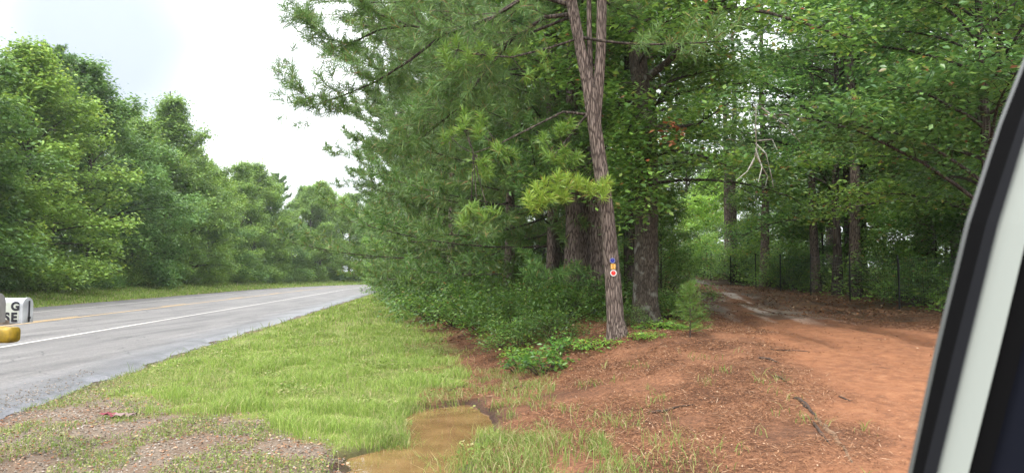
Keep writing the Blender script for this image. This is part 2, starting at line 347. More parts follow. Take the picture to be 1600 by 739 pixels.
# ------------------------------------------------------------------ ground sheet
def axis(*seg):
    o = []
    for a, b, st in seg: o.append(np.arange(a, b, st))
    return np.concatenate(o + [np.array([seg[-1][1]])])
xs = axis((-700, -120, 40), (-120, -40, 5), (-40, -12, .8), (-12, -7, .25), (-7, 6.5, .07), (6.5, 12, .2), (12, 40, .8), (40, 120, 6), (120, 700, 40))
ys = axis((-60, 0, 6), (0, 5, .5), (5, 14, .08), (14, 24, .2), (24, 60, .6), (60, 160, 2.5), (160, 320, 10), (320, 1200, 60))
X, Yg = np.meshgrid(xs, ys); Z = hz(X, Yg)
nx, ny = len(xs), len(ys)
idx = (np.arange(ny - 1)[:, None] * nx + np.arange(nx - 1)[None]); q = np.stack([idx, idx + 1, idx + nx + 1, idx + nx], -1).reshape(-1, 4)
def cover_cols(X, Y):
    g = grass_mask(X, Y); gr = gravel_mask(X, Y) * (X < xb(Y) - .2 + (fbm(X, Y, 2) - .5)) * (X > x_edge(Y) - 1)
    p = puddle(X, Y); wet = ss(p * 2.0 + .75) * (1 - ss((X - xb(Y) - .8) / .6))
    wet = np.maximum(wet, .8 * ss((fbm(X * .5 + 9, Y * .35, 3) - .56) / .08) * (X > 5.5) * (Y > 9) * (Y < 22))
    wet = np.maximum(wet, np.exp(-((X - x_edge(Y)) / .22) ** 2) * (Y < 60))
    tr = track_mask(X, Y)
    tcn = np.interp(Y, [0, 5, 9, 14, 25, 38, 60], [5, 5.2, 5.7, 5.2, 7.2, 8.6, 8.7]); rut = np.exp(-((X - tcn - .8) / .3) ** 2) + np.exp(-((X - tcn + .8) / .3) ** 2)
    wet = np.maximum(wet, np.clip(rut, 0, 1) * .65 * ss((fbm(X * 1.1 + 3, Y * .5, 4) - .45) / .12) * (Y > 5) * (Y < 45))
    l = np.interp(Y, [12, 18, 26, 40], [5.0, 6.2, 7.6, 8.8])
    streak = ss((fbm(X * 3.0 - Y * .45, Y * .22 + X * .3, 4) - .53) / .07) * np.exp(-((X - l) / np.interp(Y, [12, 26, 40], [1.2, .9, .7])) ** 2) * ss((Y - 13) / 5)
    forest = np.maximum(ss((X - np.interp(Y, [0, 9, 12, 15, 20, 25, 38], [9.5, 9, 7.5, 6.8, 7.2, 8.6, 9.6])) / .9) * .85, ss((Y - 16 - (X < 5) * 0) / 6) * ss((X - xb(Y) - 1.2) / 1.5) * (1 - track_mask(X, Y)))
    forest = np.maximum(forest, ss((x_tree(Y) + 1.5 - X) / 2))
    A = np.stack([g, gr, wet, np.ones_like(g)], -1); B = np.stack([tr, streak, forest, np.ones_like(g)], -1)
    return A, B
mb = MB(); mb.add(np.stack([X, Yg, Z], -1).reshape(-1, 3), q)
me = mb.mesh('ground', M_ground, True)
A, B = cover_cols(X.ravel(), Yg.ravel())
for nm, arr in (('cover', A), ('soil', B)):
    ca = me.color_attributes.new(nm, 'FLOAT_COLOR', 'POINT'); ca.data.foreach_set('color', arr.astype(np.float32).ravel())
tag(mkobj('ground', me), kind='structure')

# dirt driveway: its own thin sheet just over the ground, following the trodden clay
def sheet(name, x0, x1, y0, y1, dx, dy, cond, dz, material, colors=True, z=None):
    xs_ = np.arange(x0, x1 + 1e-6, dx); ys_ = np.arange(y0, y1 + 1e-6, dy); X, Y = np.meshgrid(xs_, ys_); nx, ny = len(xs_), len(ys_)
    Zs = hz(X, Y) + dz if z is None else np.full_like(X, z)
    idx = (np.arange(ny - 1)[:, None] * nx + np.arange(nx - 1)[None]); q = np.stack([idx, idx + 1, idx + nx + 1, idx + nx], -1).reshape(-1, 4)
    keep = cond(X + dx / 2, Y + dy / 2)[:-1, :-1].ravel(); q = q[keep]
    u, inv = np.unique(q, return_inverse=True); V = np.stack([X, Y, Zs], -1).reshape(-1, 3)[u]
    mb = MB(); mb.add(V, inv.reshape(-1, 4)); me = mb.mesh(name, material, True)
    if colors:
        A, B = cover_cols(V[:, 0], V[:, 1])
        for nm, arr in (('cover', A), ('soil', B)):
            ca = me.color_attributes.new(nm, 'FLOAT_COLOR', 'POINT'); ca.data.foreach_set('color', arr.astype(np.float32).ravel())
    return tag(mkobj(name, me), kind='structure')
sheet('dirt_driveway', .98, 10, 3, 44, .07, .08, lambda x, y: track_mask(x, y) > .5, .004, M_ground)

# ------------------------------------------------------------------ puddles
def water_mat():
    m, t, b = mat('muddy_water', .02, .6)
    co = N('ShaderNodeNewGeometry', t); no = N('ShaderNodeTexNoise', t); no.inputs['Scale'].default_value = 3; no.inputs['Detail'].default_value = 4
    t.links.new(co.outputs['Position'], no.inputs['Vector']); r = N('ShaderNodeValToRGB', t)
    r.color_ramp.elements[0].position = .35; r.color_ramp.elements[0].color = (.125, .072, .030, 1); r.color_ramp.elements[1].position = .65; r.color_ramp.elements[1].color = (.18, .108, .046, 1)
    t.links.new(no.outputs['Fac'], r.inputs[0]); t.links.new(r.outputs[0], b.inputs['Base Color'])
    n2 = N('ShaderNodeTexNoise', t); n2.inputs['Scale'].default_value = 14; t.links.new(co.outputs['Position'], n2.inputs['Vector'])
    bp = N('ShaderNodeBump', t); bp.inputs['Strength'].default_value = .05; bp.inputs['Distance'].default_value = .01; t.links.new(n2.outputs['Fac'], bp.inputs['Height']); t.links.new(bp.outputs[0], b.inputs['Normal'])
    return m
M_water = water_mat()
inp = lambda x, y: (hz(x, y) < WATER + .03) & (x > -2.3) & (x < .2)
sheet('puddle_water', -2.4, .3, 5.2, 10.5, .05, .05, lambda x, y: inp(x, y) & (y < 9.9), 0, M_water, False, WATER)

# ------------------------------------------------------------------ road
def asphalt_mat():
    m, t, b = mat('weathered_asphalt', .75, .45); L = t.links.new
    geo = N('ShaderNodeNewGeometry', t); a = N('ShaderNodeAttribute', t, attribute_name='across'); s = N('ShaderNodeSeparateColor', t); L(a.outputs['Color'], s.inputs[0])
    def noise(scale, detail=4, rough=.6, vec=None):
        n = N('ShaderNodeTexNoise', t); n.inputs['Scale'].default_value = scale; n.inputs['Detail'].default_value = detail; n.inputs['Roughness'].default_value = rough
        L(vec or geo.outputs['Position'], n.inputs['Vector']); return n.outputs['Fac']
    mp_ = N('ShaderNodeMapping', t); mp_.inputs['Rotation'].default_value = (0, 0, R_(6.2)); mp_.inputs['Scale'].default_value = (1.1, .09, 1); L(geo.outputs['Position'], mp_.inputs[0])
    agg = noise(22, 8, .9); st = noise(2.2, 6, .6, mp_.outputs[0]); bg_ = noise(.6, 4, .5)
    r = N('ShaderNodeValToRGB', t); r.color_ramp.elements[0].position = .4; r.color_ramp.elements[0].color = (.055, .064, .06, 1); r.color_ramp.elements[1].position = .62; r.color_ramp.elements[1].color = (.20, .176, .168, 1); L(agg, r.inputs[0])
    r2 = N('ShaderNodeValToRGB', t); r2.color_ramp.elements[0].position = .3; r2.color_ramp.elements[0].color = (.42, .41, .41, 1); r2.color_ramp.elements[1].position = .62; r2.color_ramp.elements[1].color = (1.05, 1.03, 1.03, 1); L(st, r2.inputs[0])
    mm = N('ShaderNodeMix', t, data_type='RGBA', blend_type='MULTIPLY'); mm.inputs['Factor'].default_value = 1; L(r.outputs[0], mm.inputs['A']); L(r2.outputs[0], mm.inputs['B'])
    # damp: dark and glossy towards the near edge; bluish reflection put into the tint
    ad = N('ShaderNodeMath', t, operation='MULTIPLY_ADD'); ad.inputs[1].default_value = .5; L(st, ad.inputs[0]); 
    ad2 = N('ShaderNodeMath', t, operation='ADD'); L(s.outputs['Red'], ad.inputs[2]); L(ad.outputs[0], ad2.inputs[0]); ad2.inputs[1].default_value = -.27
    wr = N('ShaderNodeMapRange', t); wr.inputs['From Min'].default_value = .2; wr.inputs['From Max'].default_value = .95; L(ad2.outputs[0], wr.inputs[0])
    wt = N('ShaderNodeMix', t, data_type='RGBA', blend_type='MULTIPLY'); L(wr.outputs[0], wt.inputs['Factor']); L(mm.outputs['Result'], wt.inputs['A']); wt.inputs['B'].default_value = (.62, .66, .78, 1)
    cv = N('ShaderNodeTexVoronoi', t, feature='DISTANCE_TO_EDGE'); cv.inputs['Scale'].default_value = .55; cw = noise(1.5, 5, .7)
    cm = N('ShaderNodeVectorMath', t, operation='MULTIPLY_ADD'); cm.inputs[1].default_value = (1, 1, 1)
    cnn = N('ShaderNodeTexNoise', t); cnn.inputs['Scale'].default_value = 1.2; cnn.inputs['Detail'].default_value = 6; L(geo.outputs['Position'], cnn.inputs['Vector']); L(cnn.outputs['Color'], cm.inputs[0]); L(geo.outputs['Position'], cm.inputs[2]); L(cm.outputs[0], cv.inputs['Vector'])
    ck = N('ShaderNodeMapRange', t); ck.inputs['From Min'].default_value = .004; ck.inputs['From Max'].default_value = .014; ck.inputs['To Min'].default_value = .45; L(cv.outputs['Distance'], ck.inputs[0])
    km = N('ShaderNodeMapRange', t); km.inputs['From Min'].default_value = .5; km.inputs['From Max'].default_value = .56; L(bg_, km.inputs[0]); kx = N('ShaderNodeMath', t, operation='MAXIMUM'); L(km.outputs[0], kx.inputs[0]); L(ck.outputs[0], kx.inputs[1])
    cx_ = N('ShaderNodeVectorMath', t, operation='SCALE'); L(wt.outputs['Result'], cx_.inputs[0]); L(kx.outputs[0], cx_.inputs['Scale'])
    L(cx_.outputs[0], b.inputs['Base Color'])
    ro = N('ShaderNodeMapRange', t); ro.inputs['To Min'].default_value = .62; ro.inputs['To Max'].default_value = .3; L(wr.outputs[0], ro.inputs[0]); L(ro.outputs[0], b.inputs['Roughness'])
    bp = N('ShaderNodeBump', t); bp.inputs['Strength'].default_value = .5; bp.inputs['Distance'].default_value = .008; L(agg, bp.inputs['Height']); L(bp.outputs[0], b.inputs['Normal'])
    return m
M_asphalt = asphalt_mat()
ysr = axis((-60, 0, 3), (0, 20, .1), (20, 60, .5), (60, 300, 2))
fr = np.array([0, .01, .04, .08, .15, .3, .45, .6, .8, 1.0])
edge = x_edge(ysr) + (fbm(ysr * 1.3, ysr * 0 + 3, 4) - .5) * .45 + (fbm(ysr * 6, ysr * 0 + 8, 2) - .5) * .12; far = x_far(ysr) + (fbm(ysr * .7, ysr * 0 + 40, 3) - .5) * .4
XX = edge[:, None] + (far - edge)[:, None] * fr[None]; YY = np.repeat(ysr[:, None], len(fr), 1)
crown = .07 * (1 - ((XX - (edge + far)[:, None] / 2) / 7) ** 2); ZZ = .012 + np.maximum(crown, 0); ZZ[:, 0] -= .05
def roadz(x, y):
    c = (x_edge(y) + x_far(y)) / 2; return .012 + np.maximum(.07 * (1 - ((x - c) / 7) ** 2), 0)
nx, ny = len(fr), len(ysr); idx = (np.arange(ny - 1)[:, None] * nx + np.arange(nx - 1)[None]); q = np.stack([idx, idx + nx, idx + nx + 1, idx + 1], -1).reshape(-1, 4)
mb = MB(); mb.add(np.stack([XX, YY, ZZ], -1).reshape(-1, 3), q); me = mb.mesh('road', M_asphalt, True)
ac = np.zeros((XX.size, 4), np.float32); dist = np.minimum(edge[:, None] - XX, 9); ac[:, 0] = np.clip(1 - dist / 1.5, 0, 1).ravel(); ac[:, 3] = 1
ca = me.color_attributes.new('across', 'FLOAT_COLOR', 'POINT'); ca.data.foreach_set('color', ac.ravel())
tag(mkobj('road', me), kind='structure')
def paint(name, col):
    m, t, b = mat(name, .6, .3); g = N('ShaderNodeNewGeometry', t); no = N('ShaderNodeTexNoise', t); no.inputs['Scale'].default_value = 40; no.inputs['Detail'].default_value = 5
    t.links.new(g.outputs['Position'], no.inputs['Vector']); r = N('ShaderNodeValToRGB', t); r.color_ramp.elements[0].position = .36; r.color_ramp.elements[0].color = (.2, .18, .17, 1); r.color_ramp.elements[1].position = .5; r.color_ramp.elements[1].color = (*col, 1)
    t.links.new(no.outputs['Fac'], r.inputs[0]); t.links.new(r.outputs[0], b.inputs['Base Color']); return m
M_wline = paint('white_line_paint', (.45, .43, .40)); M_yline = paint('yellow_line_paint', (.5, .33, .13))
def line(name, off, wd, m, y0=-20, y1=250, dash=None):
    mb = MB(); yy = np.arange(y0, y1, .5)
    for i in range(len(yy) - 1):
        if dash and (yy[i] % dash[0]) > dash[1]: continue
        a, b = yy[i], yy[i + 1]; v = []
        for y in (a, b):
            for s in (-.5, .5): x = x_white(y) + off + s * wd; v.append((x, y, float(roadz(x, y)) + .008))
        mb.add(v, [(0, 1, 3, 2)])
    return tag(mkobj(name, mb.mesh(name, m)), kind='structure')
line('road_edge_line', 0, .13, M_wline); line('road_edge_line', -7.3, .13, M_wline)
line('road_centre_line', -3.6, .12, M_yline); line('road_centre_line', -3.85, .12, M_yline, dash=(12, 3))

exec_rng = np.random.default_rng(11)
# ------------------------------------------------------------------ grass, weeds, litter (uncountable)
def scatter(x0, x1, y0, y1, dens, rng, maskf):
    n = int((x1 - x0) * (y1 - y0) * dens); x = rng.uniform(x0, x1, n); y = rng.uniform(y0, y1, n)
    k = rng.random(n) < maskf(x, y); return x[k], y[k]
def blades(mb, x, y, h, wd, rng, lean=.5, dz=0, m=0):
    n = len(x); z = hz(x, y) + dz - .01; p = np.stack([x, y, z], -1); az = rng.uniform(0, 2 * np.pi, n); s = np.stack([np.cos(az), np.sin(az), 0 * az], -1) * (wd * rng.uniform(.6, 1.2, n))[:, None] * .5
    H = (h * rng.uniform(.45, 1.15, n))[:, None]; a2 = rng.uniform(0, 2 * np.pi, n); ld = np.stack([np.cos(a2), np.sin(a2), 0 * a2], -1) * (rng.random(n) * lean)[:, None] * H
    up = np.array([0, 0, 1.0]); mid = p + up * H * .6 + ld * .35; tip = p + up * H * .92 + ld * 1.15
    v = np.stack([p - s, p + s, mid + s * .8, mid - s * .8, tip], 1).reshape(-1, 3); i = np.arange(n)[:, None] * 5
    mb.add(v, i + np.array([[0, 1, 2, 3]]), i + np.array([[3, 2, 4]]), m)
rng = np.random.default_rng(3)
mb = MB()
patch = lambda x, y: (.12 + .88 * ss((fbm(x * 1.0 + 40, y * .6, 4) - .36) / .16)) * (.5 + .5 * ss((x - x_edge(y) - .2) / 1.4))
for (y0, y1, dn, h, wd) in ((5.5, 10, 4600, .12, .006), (10, 14, 3200, .12, .008), (14, 22, 1200, .12, .012), (22, 36, 380, .13, .026), (36, 60, 120, .14, .05), (60, 110, 40, .15, .09)):
    ym = np.linspace(y0, y1, 5); xl = float(x_edge(ym).min()) - .2; xr = float(xb(ym).max()) + 1.5
    x, y = scatter(xl, xr, y0, y1, dn, rng, lambda x, y: grass_mask(x, y) * patch(x, y) * (puddle(x, y) < .02) * (y > 5.4))
    hh = h * (.3 + 1.25 * ss((fbm(x * 2.4, y * 1.9, 4) - .25) / .5)) * (.45 + .55 * ss((x - x_edge(y)) / 1.8))
    blades(mb, x, y, hh, wd, rng, .8)
for (y0, y1, dn, h, wd) in ((18, 60, 70, .2, .06), (60, 160, 30, .22, .12)):
    for c0 in np.arange(y0, y1, 10):
        ym = np.linspace(c0, c0 + 10, 4); xl = float(x_tree(ym).min()) - 3; xr = float(x_far(ym).max())
        x, y = scatter(xl, xr, c0, c0 + 10, dn, rng, lambda x, y: (x < x_far(y)) * grass_mask(x, y))
        blades(mb, x, y, h * (.5 + fbm(x * .5, y * .5, 3)) * (1 + 1.2 * ss((x_far(y) - x - 4) / 3)), wd, rng, .8)
tag(mkobj('grass', mb.mesh('grass', M_grass)), 'bright green grass on the verges either side of the road', 'grass', kind='stuff')
# weeds on gravel and bank
mb = MB()
def weedmask(x, y):
    g = gravel_mask(x, y) * (x > x_edge(y) + .5) * (x < -1.2) * ss((fbm(x * 2.3, y * 1.3 + 7, 5) - .48 + .05 * (y < 8)) / .10) * .7
    b = (x > -1.0) * (x < 3.2) * (y < 10.5) * ss((fbm(x * 3.1 + 9, y * 2.4 + 4, 3) - .60) / .09) * .35 * np.where(x > 1, .6, 1)
    c = (x > -1.3) * (x < .9) * (y < 7.3) * ss((fbm(x * 2 + 3, y * 2 + 3, 2) - .40) / .1) * (puddle(x, y) < .05) * 1.0
    d_ = (x < xb(y) + .9) * (x > xb(y) - 1.2) * (y > 9) * (y < 13) * ss((fbm(x * 2.2, y * 1.4 + 3, 3) - .5) / .08) * .5
    f = np.exp(-((x + .6) / .8) ** 2 - ((y - 7.35) / .2) ** 2) * .15
    return np.clip(np.maximum.reduce([g, b, c, d_, f, .55 * (x < xb(y) - .3) * (x > x_edge(y)) * (y > 9) * (1 - patch(x, y))]), 0, 1) * np.where(y > 9, 1, 1 - grass_mask(x, y))
x, y = scatter(-8, 3.5, 5.4, 17, 1500, rng, weedmask)
blades(mb, x, y, .055 + .05 * (x > -1.2) + .03 * rng.random(len(x)), .008, rng, 1.3)
n = 260; x = rng.uniform(-1.4, 1.6, n); y = rng.uniform(5.6, 8.2, n); blades(mb, x, y, .24 + 0 * x, .006, rng, .9)
for cx, cy, rr_, nn_ in [(-1.05, 7.4, .13, 200), (-.2, 7.4, .13, 160), (-.7, 7.3, .10, 60), (-.5, 7.1, .08, 50), (-1.25, 7.9, .14, 260), (-1.3, 8.5, .12, 160), (-.75, 6.9, .09, 120), (-1.3, 7.45, .18, 320), (.05, 7.2, .16, 240), (-.45, 6.5, .12, 140), (.15, 6.4, .2, 260), (.35, 7.0, .2, 220), (-1.25, 9.1, .15, 160)]:
    x = cx + rng.normal(0, rr_, nn_); y = cy + rng.normal(0, rr_, nn_); blades(mb, x, y, .15 + .05 * rng.random(nn_), .007, rng, 1.1)
# tall dry stems and seed heads, broadleaf weeds standing in the verge
for (y0, y1, dn, wd) in ((6, 12, 34, .006), (12, 22, 16, .012), (22, 40, 6, .025)):
    for c0 in np.arange(y0, y1, 2):
        x, y = scatter(float(x_edge(c0 + 1)) - .3, float(xb(c0 + 1)) + .4, c0, c0 + 2, dn, rng, lambda x, y: grass_mask(x, y) * ss((fbm(x * .8 + 2, y * .5, 3) - .4) / .2)); blades(mb, x, y, .30 + 0 * x, wd, rng, .7)
x, y = scatter(-9, .5, 6, 22, 500, rng, lambda x, y: grass_mask(x, y) * ss((fbm(x * 1.9 + 31, y * 1.3, 4) - .56) / .08)); k = len(x)
leaves(mb, np.stack([x, y, hz(x, y) + rng.uniform(.02, .10, k)], -1), np.stack([rng.normal(0, .5, k), rng.normal(0, .5, k), np.ones(k)], -1), rng, .04, .7)
# round-leaved ground weeds on the gravel
x, y = scatter(-7, -1.2, 5.4, 12.5, 1300, rng, lambda x, y: weedmask(x, y) * .8)
leaves(mb, np.stack([x, y, hz(x, y) + rng.uniform(.005, .05, len(x))], -1), np.stack([rng.normal(0, .4, len(x)), rng.normal(0, .4, len(x)), np.ones(len(x))], -1), rng, .022, .7)
tag(mkobj('weeds', mb.mesh('weeds', M_weed)), 'sparse low weeds and dry grass on the gravel and the clay bank', 'weeds', kind='stuff')
# pine straw and leaf litter
mb = MB()
def litmask(x, y): return (x > xb(y) - .9 + (fbm(x, y, 2) - .5)) * (.06 + .94 * (1 - track_mask(x, y))) * (puddle(x, y) < -.02) * ss((fbm(x * 1.2 + 20, y * 1.2, 3) - .25) / .2)
for (y0, y1, dn, s) in ((5.4, 10, 1300, .021), (10, 17, 700, .032), (17, 34, 70, .08)):
    x, y = scatter(-3, 12, y0, y1, dn, rng, litmask); k = len(x)
    leaves(mb, np.stack([x, y, hz(x, y) + .014 + rng.random(k) * .012], -1), np.stack([rng.normal(0, .3, k), rng.normal(0, .3, k), np.ones(k)], -1), rng, s, .5)
x, y = scatter(-3, 9, 5.4, 15, 1300, rng, litmask); k = len(x)
leaves(mb, np.stack([x, y, hz(x, y) + .012 + rng.random(k) * .02], -1), np.stack([rng.normal(0, .25, k), rng.normal(0, .25, k), np.ones(k)], -1), rng, .085, .05, fold=0)
x, y = scatter(-7, -1, 5.4, 12, 260, rng, lambda x, y: gravel_mask(x, y) * (x > x_edge(y) + .1)); k = len(x)
leaves(mb, np.stack([x, y, hz(x, y) + .012 + rng.random(k) * .01], -1), np.stack([rng.normal(0, .3, k), rng.normal(0, .3, k), np.ones(k)], -1), rng, .03, .6)
tag(mkobj('leaf_litter', mb.mesh('leaf_litter', M_litter)), 'brown pine straw and fallen leaves strewn over the red dirt', 'litter', kind='stuff')
# gravel stones
M_stone = leafmat('gravel_stone', [(0, (.09, .075, .058)), (.75, (.19, .158, .125)), (1, (.34, .30, .26))], rough=.7, spec=.3, transl=0, objcol=False)
mb = MB(); x, y = scatter(-7.2, -.9, 5.4, 12.5, 420, rng, lambda x, y: gravel_mask(x, y) * np.clip((x - x_edge(y) + .9) / .9, 0, 1) * .8); k = len(x)
oct_ = np.array([[1, 0, 0], [0, 1, 0], [-1, 0, 0], [0, -1, 0], [0, 0, .7], [0, 0, -.5]]); tri = np.array([[0, 1, 4], [1, 2, 4], [2, 3, 4], [3, 0, 4], [1, 0, 5], [2, 1, 5], [3, 2, 5], [0, 3, 5]])
sz = rng.uniform(.005, .017, k)[:, None, None]; V = oct_[None] * sz * rng.uniform(.6, 1.2, (k, 6, 1)) + np.stack([x, y, np.where(x < x_edge(y), roadz(x, y), hz(x, y)) + .008], -1)[:, None]
mb.add(V.reshape(-1, 3), None, (tri[None] + (np.arange(k) * 6)[:, None, None]).reshape(-1, 3))
tag(mkobj('gravel', mb.mesh('gravel', M_stone)), 'small grey and tan stones on the bare shoulder by the road', 'gravel', kind='stuff')

# ------------------------------------------------------------------ plants: generators
def limb_pts(p0, az, el0, el1, L, rng, n=6, wob=.08):
    pts = [np.array(p0, float)]; a = az
    for i in range(n):
        t = i / (n - 1); el = el0 + (el1 - el0) * t; a += rng.normal(0, wob)
        pts.append(pts[-1] + np.array([math.cos(a) * math.cos(el), math.sin(a) * math.cos(el), math.sin(el)]) * L / n)
    return np.array(pts)
def along(pts, s):
    f = s * (len(pts) - 1); i = min(int(f), len(pts) - 2); return pts[i] * (1 - f + i) + pts[i + 1] * (f - i), pts[i + 1] - pts[i]
def twiggify(pts, rng, ntw, tl, s0, wood, r0, out, up=.15, both=1):
    """side twigs on a limb; out collects (point, direction)"""
    for k in range(ntw):
        s = s0 + (1 - s0) * (k + rng.random()) / ntw; p, d = along(pts, min(s, .999)); d = d / np.linalg.norm(d)
        side = np.cross(d, [0, 0, 1]); side /= np.linalg.norm(side) + 1e-6; sg = 1 if k % 2 else -1
        dd = d * rng.uniform(.3, .9) + side * sg * rng.uniform(.4, 1.0) + np.array([0, 0, rng.normal(up, .25)]); dd /= np.linalg.norm(dd)
        L = tl * rng.uniform(.45, 1.1) * (1.15 - .5 * s); q = p + dd * L * .5 + rng.normal(0, .04, 3) * L; e = p + dd * L + np.array([0, 0, rng.normal(up * .3, .08)]) * L
        if wood is not None: tube(wood, [p, q, e], [r0, r0 * .7, r0 * .35], 4)
        out.append((e, dd)); out.append((q, dd))
        if both: out.append(((q + e) / 2, dd))
    out.append((pts[-1], pts[-1] - pts[-2]))
def cluster_leaves(mb, cl, rng, per, size, rad, flat=.45, wid=.6, droop=.3):
    P = np.array([c[0] for c in cl]); n = len(P); per_ = per
    off = rng.normal(size=(n, per_, 3)) * rad * np.array([1, 1, flat]) * rng.uniform(.6, 1.3, (n, 1, 1))
    C = (P[:, None] + off).reshape(-1, 3)
    od = nrm(off.reshape(-1, 3)); nn = np.array([0, 0, 1.0]) + od * droop * np.array([1, 1, .2]) + rng.normal(size=C.shape) * .33
    leaves(mb, C, nn, rng, size, wid)
def prof_edge(t): return (.80 + .35 * math.sin(math.pi * min(1, t * 1.25 + .12))) * (1 - max(0, t - .55) / .45 * .72)
def gen_broad(seed, H, R, zb, nl, ntw, per, leaf, rad, tr=.2, mat_leaf=None, mat_bark=None, lean=(0, 0), elt=62, prof=prof_edge, wood_sides=7, flat=.5, sidebias=None, tl=.34, tws=.22):
    rng = np.random.default_rng(seed); wood = MB(); fol = MB()
    n = 9; tz = np.linspace(0, H * .93, n); tp = np.stack([lean[0] * (tz / H) ** 1.3 + np.cumsum(rng.normal(0, .05, n)) * H / 14, lean[1] * (tz / H) + np.cumsum(rng.normal(0, .05, n)) * H / 14, tz], -1); tp[0, :2] = 0
    tr_ = tr * (1 - .82 * np.linspace(0, 1, n) ** .9); tr_[0] *= 1.35
    tube(wood, tp, tr_, wood_sides, rough=.12, rng=rng)
    cl = []; lz = rng.uniform(0, 6.28)
    for i in range(nl):
        t = (i + rng.random() * .8) / nl; h = zb + (H * .93 - zb) * t; p, _ = along(tp, min(.99, h * .9 / (H * .93)))
        az = i * 2.4 + rng.normal(0, .3); lob = 1 + .22 * math.sin(az * 2 + lz + t * 5) + rng.normal(0, .12)
        L = R * prof(t) * lob
        if sidebias is not None: L *= 1 + .35 * math.cos(az - sidebias)
        el = R_(5 + elt * t ** 1.2 + rng.normal(0, 6)); pts = limb_pts(p, az, el + .25, el - .3, L, rng)
        r0 = max(.015, tr * .34 * (1 - t * .6)); tube(wood, pts, np.linspace(r0, r0 * .2, len(pts)), 5)
        twiggify(pts, rng, ntw, R * tl, tws, wood, r0 * .22, cl)
    cluster_leaves(fol, cl, rng, per, leaf, rad, flat)
    return wood.mesh('trunk_wood', mat_bark or M_darkbark, True), fol.mesh('crown_leaves', mat_leaf or M_leaf)
def gen_pine(seed, H, R, zb, nl, ntw, K, nl_len, nw, tr=.18, mat_bark=None, prof=None, sidebias=None, elt=35, tl=.36, path=None, extra=(), tuftmat=None, start=0):
    rng = np.random.default_rng(seed); wood = MB(); fol = MB(); n = 9; tz = np.linspace(0, H, n)
    if path is None: tp = np.stack([np.cumsum(rng.normal(0, .04, n)) * H / 14, np.cumsum(rng.normal(0, .04, n)) * H / 14, tz], -1); tp[0, :2] = 0; rr = tr * (1 - .85 * np.linspace(0, 1, n)); rr[0] *= 1.25
    else: tp = np.array([p[:3] for p in path], float); rr = np.array([p[3] for p in path])
    tube(wood, tp, rr, 12, rough=.14, rng=rng)
    out = []; prof = prof or (lambda t: (1 - t) ** .6 * .9 + .18)
    for i in range(nl):
        t = (i + rng.random() * .8) / nl; h = zb + (H * .97 - zb) * t
        j = np.searchsorted(tp[:, 2], h); j = min(max(j, 1), len(tp) - 1); f = (h - tp[j - 1, 2]) / (tp[j, 2] - tp[j - 1, 2]); p = tp[j - 1] * (1 - f) + tp[j] * f
        az = i * 2.4 + rng.normal(0, .35); L = R * prof(t) * rng.uniform(.7, 1.15)
        if sidebias is not None: L *= 1 + .45 * math.cos(az - sidebias)
        el = R_(-8 + elt * t + rng.normal(0, 7)); pts = limb_pts(p, az, el, el + .25, L, rng)
        r0 = max(.012, tr * .2 * (1 - t * .6)); tube(wood, pts, np.linspace(r0, r0 * .25, len(pts)), 5, m=1)
        twiggify(pts, rng, ntw, R * tl, .3, wood, r0 * .25, out, up=.25)
    for pts, r0, ntw_, tl_ in extra:
        pts = np.array(pts, float); tube(wood, pts, np.linspace(r0 * .75, r0 * .2, len(pts)), 6, m=1); n0 = len(out); twiggify(pts, rng, ntw_ * 2, tl_, .12, wood, r0 * .18, out, up=.1)
        sub = list(out[n0:])
        for (p, d_) in sub:      # second-order twigs
            e = p + nrm(d_ + rng.normal(0, .6, 3)) * tl_ * .5; tube(wood, [p, e], [r0 * .12, r0 * .06], 3); out.append((e, e - p))
    P = np.array([o[0] for o in out]); D = np.array([o[1] for o in out]); D = nrm(D) + np.array([0, 0, .35])
    needles(fol, P, D, rng, nl_len, nw, K)
    return wood.mesh('pine_wood', [mat_bark or M_pinebark, M_darkbark], True), fol.mesh('pine_needles', tuftmat or M_needle)
def tree_obj(name, meshes, loc, rz=0, label=None, cat='tree', group=None, color=(1, 1, 1), scale=1):
    r = empty(name, loc, rz); r.scale = (scale,) * 3 if not isinstance(scale, tuple) else scale
    a = mkobj('trunk', meshes[0], r); b = mkobj('crown', meshes[1], r); b.color = (*color, 1)
    tag(r, label, cat, group); return r
def set_col(root, c):
    for ch in root.children:
        if ch.name.startswith('crown'): ch.color = (*c, 1)

ORD = ['leftmost', 'second from the left', 'third from the left', 'fourth from the left', 'fifth from the left', 'sixth from the left', 'seventh from the left', 'eighth from the left', 'ninth from the left', 'tenth from the left', 'eleventh from the left', 'twelfth from the left', 'thirteenth from the left', 'fourteenth from the left', 'fifteenth from the left', 'sixteenth from the left', 'seventeenth from the left', 'eighteenth from the left']
def ordw(i): return ORD[i] if i < len(ORD) else None

